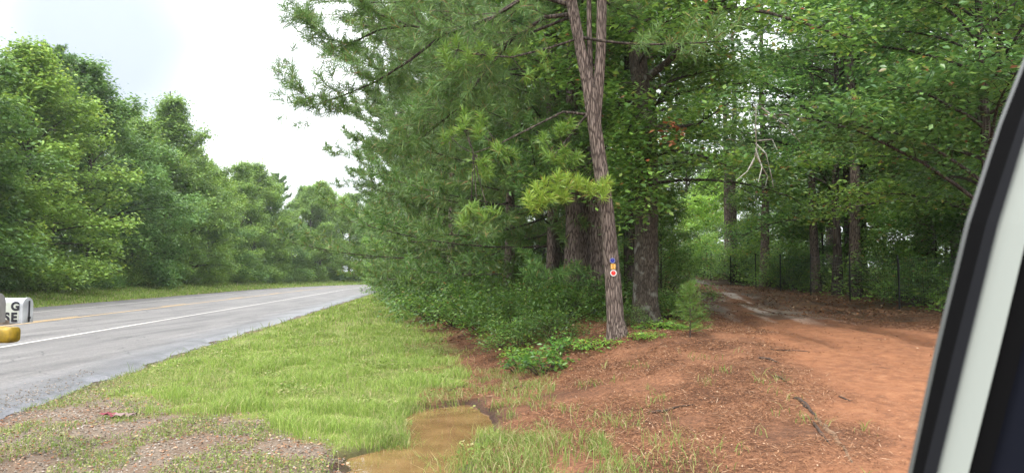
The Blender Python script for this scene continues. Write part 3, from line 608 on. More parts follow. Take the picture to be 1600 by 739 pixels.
# ------------------------------------------------------------------ woods across the road
rng = np.random.default_rng(21)
F = [gen_broad(101, 17.0, 5.0, .8, 54, 8, 34, .23, .38, .24, elt=66, flat=.85, tl=.26, tws=.5),
     gen_broad(102, 15.0, 4.7, .5, 50, 8, 34, .22, .36, .2, elt=70, flat=.85, tl=.26, tws=.5),
     gen_broad(103, 18.5, 4.3, .9, 54, 8, 34, .23, .36, .24, elt=66, flat=.85, tl=.26, tws=.5),
     gen_broad(104, 11.0, 4.9, .2, 42, 8, 36, .22, .38, .16, elt=58, flat=.85, tl=.26, tws=.5)]
FP = [gen_pine(111, 20, 4.2, 6.5, 46, 9, 34, .34, .045, .24, mat_bark=M_darkbark, elt=40),
      gen_pine(112, 18, 3.8, 5.0, 44, 9, 34, .34, .045, .2, mat_bark=M_darkbark, elt=45)]
looks = {0: ('tall round-topped leafy tree', 'tree'), 1: ('full mid green leafy tree', 'tree'), 2: ('tall narrow leafy tree', 'tree'), 3: ('lower spreading leafy tree', 'tree')}
tints = [(1.15, 1.1, .85), (1.55, 1.4, .95), (.85, .92, .8), (1.35, 1.25, .9), (1.0, 1.1, 1.1)]
tword = ['mid green', 'pale yellow-green', 'dark green', 'light green', 'bluish green']
plan = []
Yv = 22.0; i = 0
seqA = [3, 1, 0, 2, 3, 1, 'p', 0, 3, 1, 2, 0, 3, 1, 2, 0, 1, 3, 0, 2, 1, 0, 3, 2, 1, 0, 2, 1, 0, 3, 1, 2, 0, 1, 3]
while Yv < 175:
    plan.append((0, Yv, x_tree(Yv) - rng.uniform(.3, 2.0), seqA[i % len(seqA)])); Yv += rng.uniform(4.4, 5.6) * (1 + .002 * Yv); i += 1
Yv = 24; seqB = [0, 2, 'p', 0, 2, 'q', 0, 'p', 2, 0, 1, 'q', 2, 0, 2, 'p', 0, 2]
i = 0
while Yv < 185:
    plan.append((1, Yv, x_tree(Yv) - rng.uniform(5.5, 7.5), seqB[i % len(seqB)])); Yv += rng.uniform(5.2, 6.8) * (1 + .002 * Yv); i += 1
for y_ in np.arange(26, 150, 6.5): plan.append((2, float(y_), float(x_tree(y_)) - 12.5, 3))
cnt = {0: 0, 1: 0, 2: 0}; vis = []
for row, Yt, xt, k in plan:
    px = 800 + 1164 * xt / Yt
    vis.append((px, row, Yt, xt, k))
vis.sort()
ps = {}
for px, row, Yt, xt, k in vis:
    z = H1(xt, Yt) - .05; ti = int(rng.integers(0, 5)) if row == 0 else int(rng.integers(0, 3)) * 1
    if Yt < 60 and row == 0: ti = [1, 3, 0, 2, 3, 0, 1][int(Yt) % 7]
    far_ = Yt > 118
    if k in ('p', 'q'):
        src = FP[0 if k == 'p' else 1]; nm = 'pine_tree'; what = 'tall open-topped pine'; col = (.95, 1.0, 1.0)
    else:
        src = F[k]; nm = 'leafy_tree'; what = looks[k][0]; col = tints[ti]
    if row == 2: lab = 'leafy tree deep in the wood across the road, glimpsed through gaps'; grp = 'inner trees of the wood across the road'
    elif far_:
        lab = 'distant hazy tree in the wall of woods at the bend of the road'; grp = 'distant trees at the bend of the road'
    elif px < -90: lab = what + ' across the road, outside the left edge'; grp = 'trees across the road'; 
    else:
        o_ = ordw(cnt[row]); cnt[row] += 1
        rowname = 'front row across the road' if row == 0 else 'taller back row'
        lab = (f'{what}, {o_}, {rowname}' if o_ else f'leafy tree far down the {rowname}'); grp = 'trees across the road'
    s = float(rng.uniform(.92, 1.1)); 
    if k == 3: s *= float(rng.uniform(.8, 1.05))
    if k in ('p', 'q'): s *= .84
    if Yt < 78 and row < 2 and k not in ('p', 'q'): s *= 1.16
    key = (k); first = ps.get(key)
    if first is None: r = tree_obj(nm, src, (xt, Yt, z), rng.uniform(0, 6.28)); ps[key] = r
    else: r = copy_tree(first); r.location = (xt, Yt, z); r.rotation_euler.z = float(rng.uniform(0, 6.28))
    r.scale = (s, s, s * float(rng.uniform(.93, 1.05))); set_col(r, col); tag(r, lab, 'pine tree' if nm == 'pine_tree' else 'tree', grp)

# shrubs at the foot of the far woods and elsewhere
def gen_shrub(seed, R, H, ncl, per, leaf, rad, mleaf, wide=.6, flat=.6):
    rng = np.random.default_rng(seed); mb = MB(); cl = []
    for i in range(ncl):
        a = rng.uniform(0, 6.28); t = rng.random() ** .6; r = R * t * (1 + .2 * math.sin(3 * a + seed)); hgt = H * math.sqrt(max(0, 1 - t * t * .85)) * (rng.uniform(.2, .85) + (.5 if rng.random() < .12 else 0)) * (1 + .25 * math.sin(4 * a + seed * 2) * t)
        e = np.array([math.cos(a) * r, math.sin(a) * r, hgt]); b = e * np.array([.2, .2, 0]); b[2] = -.05
        if i % 3 == 0: tube(mb, [b, b * .4 + e * .55 + [0, 0, .05], e], [.012, .008, .004], 4, m=1)
        cl.append((e, e))
    cluster_leaves(mb, cl, rng, per, leaf, rad, flat, wide)
    return mb.mesh('shrub', [mleaf, M_stick])
FS = [gen_shrub(201, 2.0, 2.3, 150, 26, .17, .36, M_leaf), gen_shrub(202, 1.7, 1.7, 120, 26, .16, .34, M_leaf)]
sh = []
for Ys in np.arange(24, 150, 2.9):
    Yq = Ys + rng.uniform(-1, 1); x = float(x_tree(Yq)) + rng.uniform(-.6, 1.0); sh.append((800 + 1164 * x / Yq, x, Yq))
sh.sort(); cs = 0
for px, x, Yq in sh:
    o = mkobj('shrub', FS[int(rng.integers(0, 2))]); o.location = (x, Yq, H1(x, Yq)); o.rotation_euler.z = rng.uniform(0, 6.28); s = rng.uniform(.65, 1.15); o.scale = (s, s, s)
    c = tints[int(rng.integers(0, 5))]; o.color = (c[0] * .9, c[1] * .9, c[2] * .9, 1)
    if px < -60 or Yq > 105: lab = 'low leafy bush at the foot of the distant roadside trees' if px > 0 else 'low leafy bush outside the left edge'
    else:
        o_ = ordw(cs); cs += 1; lab = f'low bush, {o_} along the foot of the trees across the road' if o_ else 'small bush in the far end of the row across the road'
    tag(o, lab, 'bush', 'bushes at the foot of the trees across the road')

# ------------------------------------------------------------------ pines at the edge of the near woods
rng = np.random.default_rng(33)
# the marked pine: forked trunk leaning left, base on the bank 12 m away
bx, by = 1.70, 12.0; bz = H1(bx, by) - .08; base = Vector((bx, by, bz))
def rel(p, b=None): return np.array(p) - np.array(b if b is not None else base)
tr_px = [(965, 532, .18), (961, 500, .140), (957, 430, .127), (948, 330, .12), (938, 260, .115), (930, 200, .113), (921, 140, .115), (912, 100, .092), (902, 50, .088), (890, -10, .092)]
path = [(*rel(at(a, b, 12.0)), r) for a, b, r in tr_px]; path[0] = (0, 0, -.05, .215)
top = np.array(path[-1][:3]); path += [(top[0] - .35, top[1] + .1, 9.5, .075), (top[0] - .3, top[1] + .1, 12.5, .045), (top[0] - .2, top[1], 15, .015)]
def pxl(lst, Ys, b=None): return [rel(at(a, c, Y), b) for (a, c), Y in zip(lst, Ys)]
extra = [
    (pxl([(897, 22), (850, 28), (800, 62), (765, 78), (730, 110), (690, 150)], [12, 12.1, 12.3, 12.6, 12.8, 13.0]), .055, 9, .9),
    (pxl([(897, 10), (830, -10), (765, 30), (700, 52), (640, 40), (590, 22), (552, -2)], [12, 12.1, 12.4, 12.7, 12.9, 13.0, 13.0]), .06, 12, 1.0),
    (pxl([(692, 55), (640, 95), (588, 128), (540, 148), (491, 164), (452, 128)], [12.7, 12.9, 13.1, 13.3, 13.4, 13.5]), .035, 12, .8),
    (pxl([(640, 40), (590, 48), (545, 70), (505, 60), (478, 24)], [12.9, 13.1, 13.3, 13.4, 13.5]), .03, 11, .8),
    (pxl([(800, 62), (760, 110), (715, 170), (660, 215), (600, 235)], [12.3, 12.5, 12.9, 13.2, 13.5]), .035, 11, .8),
]
pm = gen_pine(301, 15, 3.2, 4.8, 34, 9, 40, .22, .0095, .15, path=path, extra=extra, tl=.32, sidebias=math.pi)
marked = tree_obj('pine_tree', pm, base, 0, 'leaning pine with a forked trunk and three coloured trail markers nailed to its bark', 'pine tree')
mbk = MB(); st2 = [(930, 200, .10), (935, 140, .09), (939, 80, .085), (940, 20, .08), (941, -40, .075)]
s2 = [at(a, b, 12.03) - base for a, b, r in st2]; s2 += [Vector((s2[-1].x + .1, .1, 10)), Vector((s2[-1].x + .3, .2, 13))]
tube(mbk, [tuple(p) for p in s2], [.09, .088, .085, .08, .075, .05, .015], 10, rough=.14, rng=rng)
mkobj('forked_stem', mbk.mesh('forked_stem', M_pinebark, True), marked)
mbk = MB(); tube(mbk, [tuple(at(926, 185, 12.05) - base), tuple(at(921, 60, 12.15) - base), tuple(at(920, -30, 12.2) - base)], [.05, .045, .035], 8, rough=.14, rng=rng)
mkobj('thin_stem', mbk.mesh('thin_stem', M_pinebark, True), marked)
# low bough with long bright tufts crossing in front of the trunk
def bough(name, lst, Ys, r0, tufts, label, L=.19, K=54, w_=.012, tint=(.72, .92, .85), seed=1, scat=.16, drop=.0):
    """a bright tufted bough; tufts: (px,py,Y) of the tuft hearts"""
    rg = np.random.default_rng(seed); m_ = MB(); f_ = MB(); pts = pxl(lst, Ys)
    tube(m_, pts, np.linspace(r0, r0 * .4, len(pts)), 6)
    P = []; D = []
    for (a, b, Y) in tufts:
        p = rel(at(a, b, Y)); j = int(np.argmin([np.linalg.norm(p - q) for q in pts])); q = pts[j]
        tube(m_, [q, (q + p) / 2 - [0, 0, .05], p], [r0 * .4, r0 * .3, r0 * .2], 4)
        for k in range(2): P.append(p + rg.normal(0, .05, 3)); D.append(nrm(p - q) * .6 + np.array([0, 0, .9]) + rg.normal(0, .3, 3))
    needles(f_, np.array(P), np.array(D), rg, L, w_, K, spread=(5, 105))
    o = mkobj(name, m_.mesh(name, M_darkbark, True), marked); t = mkobj('needle_tufts', f_.mesh('needle_tufts', M_needle_b), o); o['label'] = label; t.color = (*tint, 1)
bough('bough', [(948, 300), (915, 305), (880, 300), (850, 300), (832, 312)], [12, 11.7, 11.4, 11.2, 11.1], .022,
      [(830, 308, 11.1), (842, 290, 11.2), (858, 282, 11.2), (872, 296, 11.3), (888, 284, 11.4), (902, 282, 11.5), (915, 290, 11.5), (938, 284, 11.7), (950, 282, 11.75), (852, 304, 11.1), (838, 318, 11.1), (868, 275, 11.3), (945, 298, 11.6), (880, 300, 11.3)],
      'low bough with bright yellow-green needle tufts crossing in front of the trunk', seed=5, tint=(1.1, 1.2, 1.0), K=70)
bough('bough', [(925, 180), (880, 175), (830, 200), (780, 225), (740, 240)], [12, 11.9, 11.8, 11.6, 11.5], .025,
      [(735, 250, 11.5), (762, 245, 11.5), (780, 232, 11.6), (748, 205, 11.6), (728, 192, 11.6), (700, 210, 11.8), (765, 262, 11.5), (800, 235, 11.7), (745, 318, 11.4), (762, 328, 11.4), (735, 335, 11.4), (720, 180, 11.7), (755, 190, 11.7)],
      'drooping bough with light green needle tufts left of the trunk', seed=6)
bough('bough', [(925, 170), (900, 200), (880, 225), (868, 240)], [12, 11.9, 11.8, 11.7], .02,
      [(872, 198, 11.8), (890, 190, 11.8), (860, 232, 11.7), (885, 236, 11.7), (905, 245, 11.8), (868, 252, 11.7), (850, 215, 11.7)],
      'short bough with green needle tufts high beside the trunk', seed=7)
bough('bough', [(905, 60), (860, 75), (800, 90), (740, 85), (715, 78)], [12, 11.9, 11.8, 11.7, 11.7], .022,
      [(700, 75, 11.7), (718, 62, 11.7), (735, 85, 11.7), (760, 70, 11.8), (800, 80, 11.9), (830, 120, 11.9), (850, 100, 11.9), (700, 98, 11.7)],
      'upper bough with green needle tufts reaching to the left', seed=8)

# trail markers on the trunk
def disc(mb, c, r, t, m, n=20):
    th = np.arange(n) / n * 2 * np.pi; v = [(c[0] + r * math.cos(a), c[1] + dy, c[2] + r * math.sin(a)) for dy in (0, -t) for a in th] + [(c[0], c[1] - t, c[2])]
    mb.add(v, [(i, (i + 1) % n, n + (i + 1) % n, n + i) for i in range(n)], [(n + i, n + (i + 1) % n, 2 * n) for i in range(n)], m)
M_blue = plain('blue_marker', (.008, .012, .16), .45); M_orng = plain('orange_marker', (.42, .20, .025), .5, var=.35, scale=40); M_red = plain('red_marker', (.5, .015, .01), .45); M_wht = plain('white_paint', (.42, .42, .40), .5)
M_nail = plain('nail_steel', (.3, .3, .3), .4, metal=.8)
def marker(px, py, kind, label, cat):
    p = at(px, py, 12.0 - .141); e_ = empty('trail_marker', p); e_.rotation_euler = (R_(-1), 0, 0); tag(e_, label, cat, 'trail markers on the pine trunk')
    m1 = MB(); m2 = MB(); m3 = MB()
    if kind == 'red':
        disc(m1, (0, 0, 0), .052, .004, 0, 24); disc(m2, (0, -.0045, 0), .036, .002, 0); mkobj('rim', m1.mesh('rim', M_wht), e_); mkobj('disc', m2.mesh('disc', M_red), e_)
    elif kind == 'blue':
        disc(m2, (0, 0, 0), .044, .004, 0); mkobj('disc', m2.mesh('disc', M_blue), e_)
        for k in range(12): a = k / 12 * 6.283; disc(m1, (.038 * math.cos(a), -.0045, .038 * math.sin(a)), .0048, .001, 0, 8)
        mkobj('dotted_rim', m1.mesh('dotted_rim', M_wht), e_)
    else:
        box(m2, (0, -.002, 0), (.078, .004, .084)); mkobj('plate', m2.mesh('plate', M_orng), e_)
        pmk = plain('pale_mark', (.62, .5, .25), .6)
        for sx in (-1, 1): m1 = MB(); box(m1, (sx * .024, -.0048, 0), (.005, .001, .07)); mkobj('edge_mark', m1.mesh('edge_mark', pmk), e_)
    disc(m3, (0, -.0066, .012), .004, .003, 0, 8); mkobj('nail', m3.mesh('nail', M_nail), e_)
marker(957, 407, 'blue', 'round dark blue trail marker with white dots around its rim, topmost on the pine', 'marker')
marker(958, 416.3, 'orange', 'square orange trail marker between the blue and the red one on the pine', 'marker')
marker(958.4, 426.5, 'red', 'round red trail marker with a white rim, lowest on the pine', 'marker')

# pines standing behind it, trunks close together
NP = [gen_pine(311, 15, 4.1, 1.6, 62, 12, 38, .25, .017, .17, sidebias=math.pi, elt=34, prof=lambda t: 1.0 - .55 * t),
      gen_pine(312, 14, 3.9, 1.0, 62, 12, 38, .25, .018, .15, sidebias=math.pi, elt=34, prof=lambda t: 1.02 - .5 * t),
      gen_pine(313, 16, 3.3, 5.5, 26, 8, 22, .25, .018, .19, elt=30)]
plist = [(1.08, 20.0, 0, 'dark thin pine trunk, leftmost of the cluster behind the bushes', 1, 0),
         (1.36, 17.2, 2, 'grey furrowed pine trunk second from the left in the cluster behind the bushes', 1, 0),
         (1.75, 18.2, 2, 'narrow pine trunk in the middle of the cluster behind the bushes', .95, 1),
         (2.05, 17.4, 2, 'thick reddish pine trunk at the right of the cluster behind the bushes', 1.15, 2),
         (-.1, 21.8, 0, 'pine with low drooping boughs behind the bushes at the grass edge', .95, 0),
         (.95, 18.6, 1, 'nearer pine whose boughs sweep down over the bushes left of the trunks', .88, 0.3),
         (-2.2, 26.5, 1, 'pine with boughs hanging over the verge, third along the grass edge', 1, .2),
         (-3.0, 31.5, 0, 'pine with boughs hanging over the verge, fourth along the grass edge', 1, 0),
         (-4.2, 37.0, 1, 'pine with boughs hanging over the verge, fifth along the grass edge', 1.02, 0),
         (-5.2, 43.5, 0, 'pine with boughs hanging over the verge, sixth along the grass edge', 1, .2),
         (-6.4, 51.0, 1, 'farthest pine seen over the verge before the road bends', 1, 0)]
pr = {}
for x, y, k, lab, s, rz in plist:
    if k in pr: r = copy_tree(pr[k]); r.location = (x, y, H1(x, y) - .05); r.rotation_euler.z = rz
    else: r = pr[k] = tree_obj('pine_tree', NP[k], (x, y, H1(x, y) - .05), rz)
    r.scale = (s, s, s); tag(r, lab, 'pine tree', 'pines along the near side of the road'); set_col(r, (float(rng.uniform(.9, 1.1)), 1, float(rng.uniform(.9, 1.15))))

# ------------------------------------------------------------------ broadleaf trees around the driveway
NB = [gen_broad(401, 13, 4.2, 2.8, 40, 12, 30, .115, .30, .16, M_leafnear, M_darkbark, elt=45, prof=lambda t: 1.0 - .35 * t),
      gen_broad(402, 11, 3.8, 2.0, 38, 12, 30, .115, .28, .12, M_leafnear, M_darkbark, elt=50, prof=lambda t: .95 - .3 * t),
      gen_broad(403, 15, 4.6, 3.5, 40, 10, 28, .135, .34, .2, M_leafnear, M_darkbark, elt=45, prof=lambda t: 1.0 - .35 * t),
      gen_broad(404, 7, 2.6, .8, 28, 9, 28, .12, .26, .05, M_leafnear, M_darkbark, elt=50, prof=lambda t: 1.0 - .4 * t)]
# the big mossy trunk right of the marked pine
ox, oy = 2.62, 14.5; oz = H1(ox, oy) - .1; ob = Vector((ox, oy, oz))
opath = [(0, 0, -.05, .33)] + [(*(at(a, b, 14.5) - ob), r) for a, b, r in [(1008, 478, .255), (1009, 430, .235), (1010, 330, .22), (1009, 230, .20), (1000, 130, .18), (994, 60, .17), (990, -20, .16)]]
opath += [(opath[-1][0] - .1, .1, 10.5, .12), (opath[-1][0] + .1, 0, 14, .03)]
def own_tree(seed, path, limbs, nl, zb, zt, R, ntw, per, leaf, rad, matb, fm=M_leafnear, sideb=None, extra_cl=()):
    rng = np.random.default_rng(seed); wood = MB(); fol = MB(); tp = np.array([p[:3] for p in path], float); rr = np.array([p[3] for p in path]); tube(wood, tp, rr, 14, rough=.10, rng=rng); cl = []
    for i in range(nl):
        h = zb + (zt - zb) * (i + rng.random()) / nl; j = min(max(np.searchsorted(tp[:, 2], h), 1), len(tp) - 1); f = (h - tp[j - 1, 2]) / (tp[j, 2] - tp[j - 1, 2]); p = tp[j - 1] * (1 - f) + tp[j] * f
        az = i * 2.4 + rng.normal(0, .3); L = R * rng.uniform(.5, 1.1) * (1 if h > zb + .25 * (zt - zb) else .6)
        if sideb is not None: L *= 1 + .4 * math.cos(az - sideb)
        pts = limb_pts(p, az, R_(rng.uniform(5, 35)), R_(rng.uniform(-25, 15)), L, rng); tube(wood, pts, np.linspace(.035, .008, len(pts)), 5); twiggify(pts, rng, ntw, R * .34, .25, wood, .009, cl)
    for pts, r0, n_, tl_ in limbs:
        pts = np.array(pts, float); tube(wood, pts, np.linspace(r0, r0 * .3, len(pts)), 8); twiggify(pts, rng, n_, tl_, .15, wood, r0 * .2, cl)
    cl += [(np.array(c), np.array([0, 0, 1.])) for c in extra_cl]
    cluster_leaves(fol, cl, rng, per, leaf, rad, .5)
    return wood.mesh('tree_wood', matb, True), fol.mesh('tree_leaves', fm)
po = lambda lst, Ys, b: [np.array(at(a, c, Y) - b) for (a, c), Y in zip(lst, Ys)]
vine = [tuple(np.array(at(rng.uniform(970, 1030), rng.uniform(190, 350), rng.uniform(13.2, 14.2)) - ob)) for _ in range(60)] + [tuple(np.array(at(rng.uniform(950, 990), rng.uniform(130, 300), 14.4) - ob)) for _ in range(34)]
om = own_tree(41, opath, [
    (po([(1000, 130), (1040, 100), (1080, 60), (1110, 25), (1150, -20)], [14.5, 14.3, 14, 13.8, 13.6], ob), .085, 9, 1.0),
    (po([(1000, 190), (1040, 200), (1090, 195), (1140, 160)], [14.5, 14.1, 13.7, 13.3], ob), .05, 8, .9),
    (po([(1095, 15), (1140, 12), (1200, 20), (1260, 38), (1330, 60)], [14, 13.5, 12.8, 12.2, 11.8], ob), .045, 10, .9),
    (po([(1008, 250), (1050, 235), (1100, 245), (1150, 265)], [14.5, 13.9, 13.4, 13.0], ob), .035, 8, .8)],
    26, 4.3, 12, 3.4, 9, 30, .11, .26, M_oakbark, extra_cl=vine)
tree_obj('leafy_tree', om, ob, 0, 'big mossy-barked tree with leaves around its trunk, right of the marked pine', 'tree')
# dark trunk between pine and mossy tree
tree_obj('leafy_tree', NB[0], (3.0, 18.5, H1(3.0, 18.5)), 1.0, 'slim dark-trunked tree just behind the mossy trunk', 'tree', 'broadleaf trees around the driveway')

tl = [ # mesh, x, y, rz, scale, label
    (1, 8.6, 13.4, .5, 1.0, 'tree with bright foliage hanging over the right side of the driveway'),
    (4, 11.0, 27.0, 1.2, .85, 'slim dark tree behind the fence, left of the close pair of trunks'),
    (0, 11.05, 25.4, 2.9, 1.02, 'dark trunk behind the fence, left one of the close pair'),
    (4, 11.3, 24.6, 4.0, 1.0, 'thicker dark trunk behind the fence, right one of the close pair'),
    (4, 11.6, 40.0, .3, 1.1, 'straight black-trunked tree in the bright clearing where the track ends'),
    (1, 12.2, 18.5, 3.3, 1.1, 'leafy tree spreading over the fence behind the car pillar'),
    (0, 14.6, 31.0, 5.2, 1.0, 'thin tree deep behind the fence right of the close pair'),
    (2, 16.5, 36.0, 5.9, 1.1, 'tall tree in the depth of the wood behind the fence'),
    (0, 19.0, 28.0, .9, 1.15, 'leafy tree far right in the wood, half hidden by the car pillar'),
    (2, 22.0, 40.0, 1.9, 1.2, 'tall leafy tree at the back of the wood on the far right'),
    (2, 3.0, 44.0, 1.1, 1.1, 'leafy tree deep in the wood behind the pines'),
    (4, 10.7, 31.6, 4.4, 1.0, 'straight pine at the fence whose crown fills the gap over the track'),
    (4, 10.8, 36.0, 2.4, 1.0, 'tall pine at the fence left of the black-trunked tree'),
    (2, 5.4, 31.0, 2.4, 1.0, 'leafy tree left of the track, its crown above the bend'),
    (2, 1.2, 30.0, 3.6, 1.0, 'leafy tree behind the second line of pines'),
    (0, -1.0, 38.0, 3.6, 1.1, 'leafy tree behind the fourth verge pine'),
    (2, -3.0, 50.0, .6, 1.1, 'leafy tree behind the sixth verge pine'),
    (0, 15.5, 66.0, 2.6, 1.3, 'rounded leafy tree at the very back, right of the clearing'),
    (2, 24.0, 56.0, 1.6, 1.4, 'big leafy tree at the back behind the right trunks'),
    (2, 33.0, 46.0, 4.6, 1.4, 'big leafy tree at the far right back of the wood'),
    (2, -2.0, 66.0, 4.6, 1.3, 'big leafy tree at the back left of the near wood'),
]
br = {}
for k, x, y, rz, s, lab in tl:
    if k == 4: r = copy_tree(pr[2])
    elif k not in br: r = br[k] = tree_obj('leafy_tree', NB[k], (0, 0, 0))
    else: r = copy_tree(br[k])
    r.location = (x, y, H1(x, y) - .06); r.rotation_euler.z = rz; r.scale = (s, s, s); tag(r, lab, 'tree', 'broadleaf trees around the driveway')
    g = float(rng.uniform(.75, 1.1)); set_col(r, (g * float(rng.uniform(.8, 1.1)), g, float(rng.uniform(.85, 1.1))))
for i, (x, y, k, s) in enumerate([(-12, 84, 1, 1), (-4, 88, 3, 1.1), (3.5, 84, 1, 1), (10.5, 80, 3, 1.2), (17, 78, 1, 1), (24, 74, 3, 1.2), (31, 70, 1, 1.1), (38, 62, 3, 1.2), (43, 52, 1, 1.1), (47, 43, 3, 1.1), (12.5, 72, 3, .8), (28, 37, 3, .9), (34, 33, 1, .9), (24, 27, 3, .75), (17, 62, 3, .8), (28, 48, 3, .7), (35, 52, 3, .8), (30, 60, 3, .9), (23, 62, 3, .7), (-3, 58, 3, .9), (3, 55, 3, .9)]):
    r = copy_tree(ps[k]); r.location = (x, y, H1(x, y) - .1); r.rotation_euler.z = i * 1.9; r.scale = (s, s, s); set_col(r, [(1.3, 1.35, 1), (1.1, 1.2, .9), (1.5, 1.45, 1)][i % 3])
    tag(r, ['dense leafy tree at the far back of the near wood, one of the green backdrop', 'dense leafy tree at the far back of the near wood, one of the green backdrop'][0], 'tree', 'backdrop trees of the near wood')
# tall pines with bare lower trunks deep in the wood
for i, (x, y, lab) in enumerate([(12.9, 28.5, 'tall bare-trunked pine rising above the foliage behind the fence'), (15.2, 27.0, 'tall pine right of the upper trunk, top out of view'), (18.5, 31.0, 'second tall pine from the right among the leaves behind the fence'),
                                 (21.5, 34.0, 'rightmost tall pine in the wood behind the fence'), (4.2, 22.5, 'tall pine behind the mossy trunk')]):
    r = copy_tree(pr[2]); r.location = (x, y, H1(x, y) - .05); r.rotation_euler.z = i * 1.3; r.scale = (1, 1, 1.1); tag(r, lab, 'pine tree', 'tall pines inside the wood')
# small understorey trees; brighter tints paint in the light of the clearing
for i, (x, y, s, lab, c) in enumerate([
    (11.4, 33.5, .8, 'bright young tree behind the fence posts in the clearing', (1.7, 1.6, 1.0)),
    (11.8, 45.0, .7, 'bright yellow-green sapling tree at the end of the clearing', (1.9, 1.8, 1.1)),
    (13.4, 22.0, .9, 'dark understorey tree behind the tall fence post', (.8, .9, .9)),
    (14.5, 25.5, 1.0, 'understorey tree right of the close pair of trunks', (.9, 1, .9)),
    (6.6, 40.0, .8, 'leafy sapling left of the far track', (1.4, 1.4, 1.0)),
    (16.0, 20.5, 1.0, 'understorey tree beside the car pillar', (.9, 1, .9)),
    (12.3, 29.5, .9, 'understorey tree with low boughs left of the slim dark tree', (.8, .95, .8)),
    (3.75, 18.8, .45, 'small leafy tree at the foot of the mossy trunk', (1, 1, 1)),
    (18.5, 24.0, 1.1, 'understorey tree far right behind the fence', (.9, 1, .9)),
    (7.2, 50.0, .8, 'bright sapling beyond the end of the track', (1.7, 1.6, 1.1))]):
    if i == 0: r = br['u'] = tree_obj('young_tree', NB[3], (0, 0, 0))
    else: r = copy_tree(br['u'])
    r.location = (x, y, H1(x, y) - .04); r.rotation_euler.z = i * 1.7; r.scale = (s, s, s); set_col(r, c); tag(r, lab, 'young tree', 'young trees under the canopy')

# bushes under the pines
SH = [gen_shrub(501, 1.3, 1.35, 105, 40, .085, .20, M_leafnear), gen_shrub(502, 1.0, 1.0, 90, 38, .06, .15, M_leafnear), gen_shrub(503, 1.5, 2.8, 170, 40, .10, .26, M_leafnear)]
bl = [(2, -7.0, 46.5, 1.25, 'dense dark bush at the point where the road disappears'), (2, -5.6, 40.0, 1.1, 'tall bush behind the end of the grass verge'), (2, -4.5, 34.5, 1.0, 'rounded bush along the verge before the far dark one'),
      (2, -3.3, 29.5, .95, 'leafy bush at the middle of the verge edge'), (0, -2.6, 25.6, 1.2, 'low bush spilling onto the verge from under the pines'), (2, -1.7, 24.0, .85, 'upright bush behind the low verge bush'),
      (0, -1.4, 21.2, 1.2, 'bush at the grass edge under the drooping boughs'), (0, -.6, 18.2, 1.1, 'bush left of the pine trunks, nearest the verge'), (2, .3, 18.9, .75, 'tall bush hiding the feet of the leftmost pine trunk'),
      (0, .1, 15.9, 1.0, 'wide green bush in front of the pine trunks'), (1, .85, 14.9, 1.1, 'leafy bush left of the marked pine'), (0, 1.1, 16.4, .95, 'dark bush between the pine trunks and the marked pine'),
      (1, .75, 13.2, .8, 'low bush by the foot of the marked pine'), (1, .1, 14.0, .85, 'low pale green bush at the edge of the bare bank'), (1, 3.3, 15.6, .8, 'bush at the right foot of the mossy trunk'),
      (0, 2.3, 16.2, 1.0, 'dark bush between marked pine and mossy trunk'), (2, .2, 23.0, .9, 'bush deep under the verge pines'), (2, -8.2, 53, 1.2, 'far bush behind the one where the road disappears'), (2, -2.2, 33, .9, 'bush in the shade behind the verge bushes'),
      (1, 2.05, 13.6, .55, 'small bush behind the foot of the marked pine')]
def shrub(mesh, x, y, s, lab, grp, col=(1, 1, 1), rz=None, cat='bush'):
    o = mkobj('shrub', mesh); o.location = (x, y, H1(x, y) - .02); o.rotation_euler.z = float(rng.uniform(0, 6.28)) if rz is None else rz; o.scale = (s, s, s); o.color = (*col, 1); return tag(o, lab, cat, grp)
for k, x, y, s, lab in bl:
    g = float(rng.uniform(.45, .95)); s *= .86 if y < 20 else 1; shrub(SH[k], x, y, s, lab, 'bushes under the pines', (g, g * 1.05, g * .95))
# broad-leaved plant at the front of the bank
PL = gen_shrub(511, .42, .42, 50, 9, .085, .07, M_leafnear, .5, .6)
shrub(PL, .47, 11.0, 1.0, 'glossy bluish-green leafy plant at the front of the bare bank', 'low plants on the bank', (.62, .72, .55), cat='plant')
shrub(PL, .12, 11.7, .8, 'glossy leafy plant just behind the foremost one on the bank', 'low plants on the bank', (.6, .7, .55), cat='plant')
shrub(PL, .8, 12.0, .8, 'low leafy plant between the foremost plant and the marked pine', 'low plants on the bank', (.8, .95, .85), cat='plant')
PG = gen_shrub(512, .4, .16, 60, 12, .05, .07, M_leafnear, .6, .5)
for x, y, s, lab in [(1.35, 11.75, 1.0, 'bright green ground plant left of the marked pine foot'), (2.1, 11.7, .7, 'small bright plant right of the marked pine foot'), (2.6, 13.2, 1.1, 'bright low plant before the mossy trunk'), (.3, 12.9, 1.1, 'bright low plant below the bushes'), (2.95, 13.0, .8, 'bright low plant left of the young pine')]:
    shrub(PG, x, y, s, lab, 'low plants on the bank', (1.1, 1.1, .8), cat='plant')
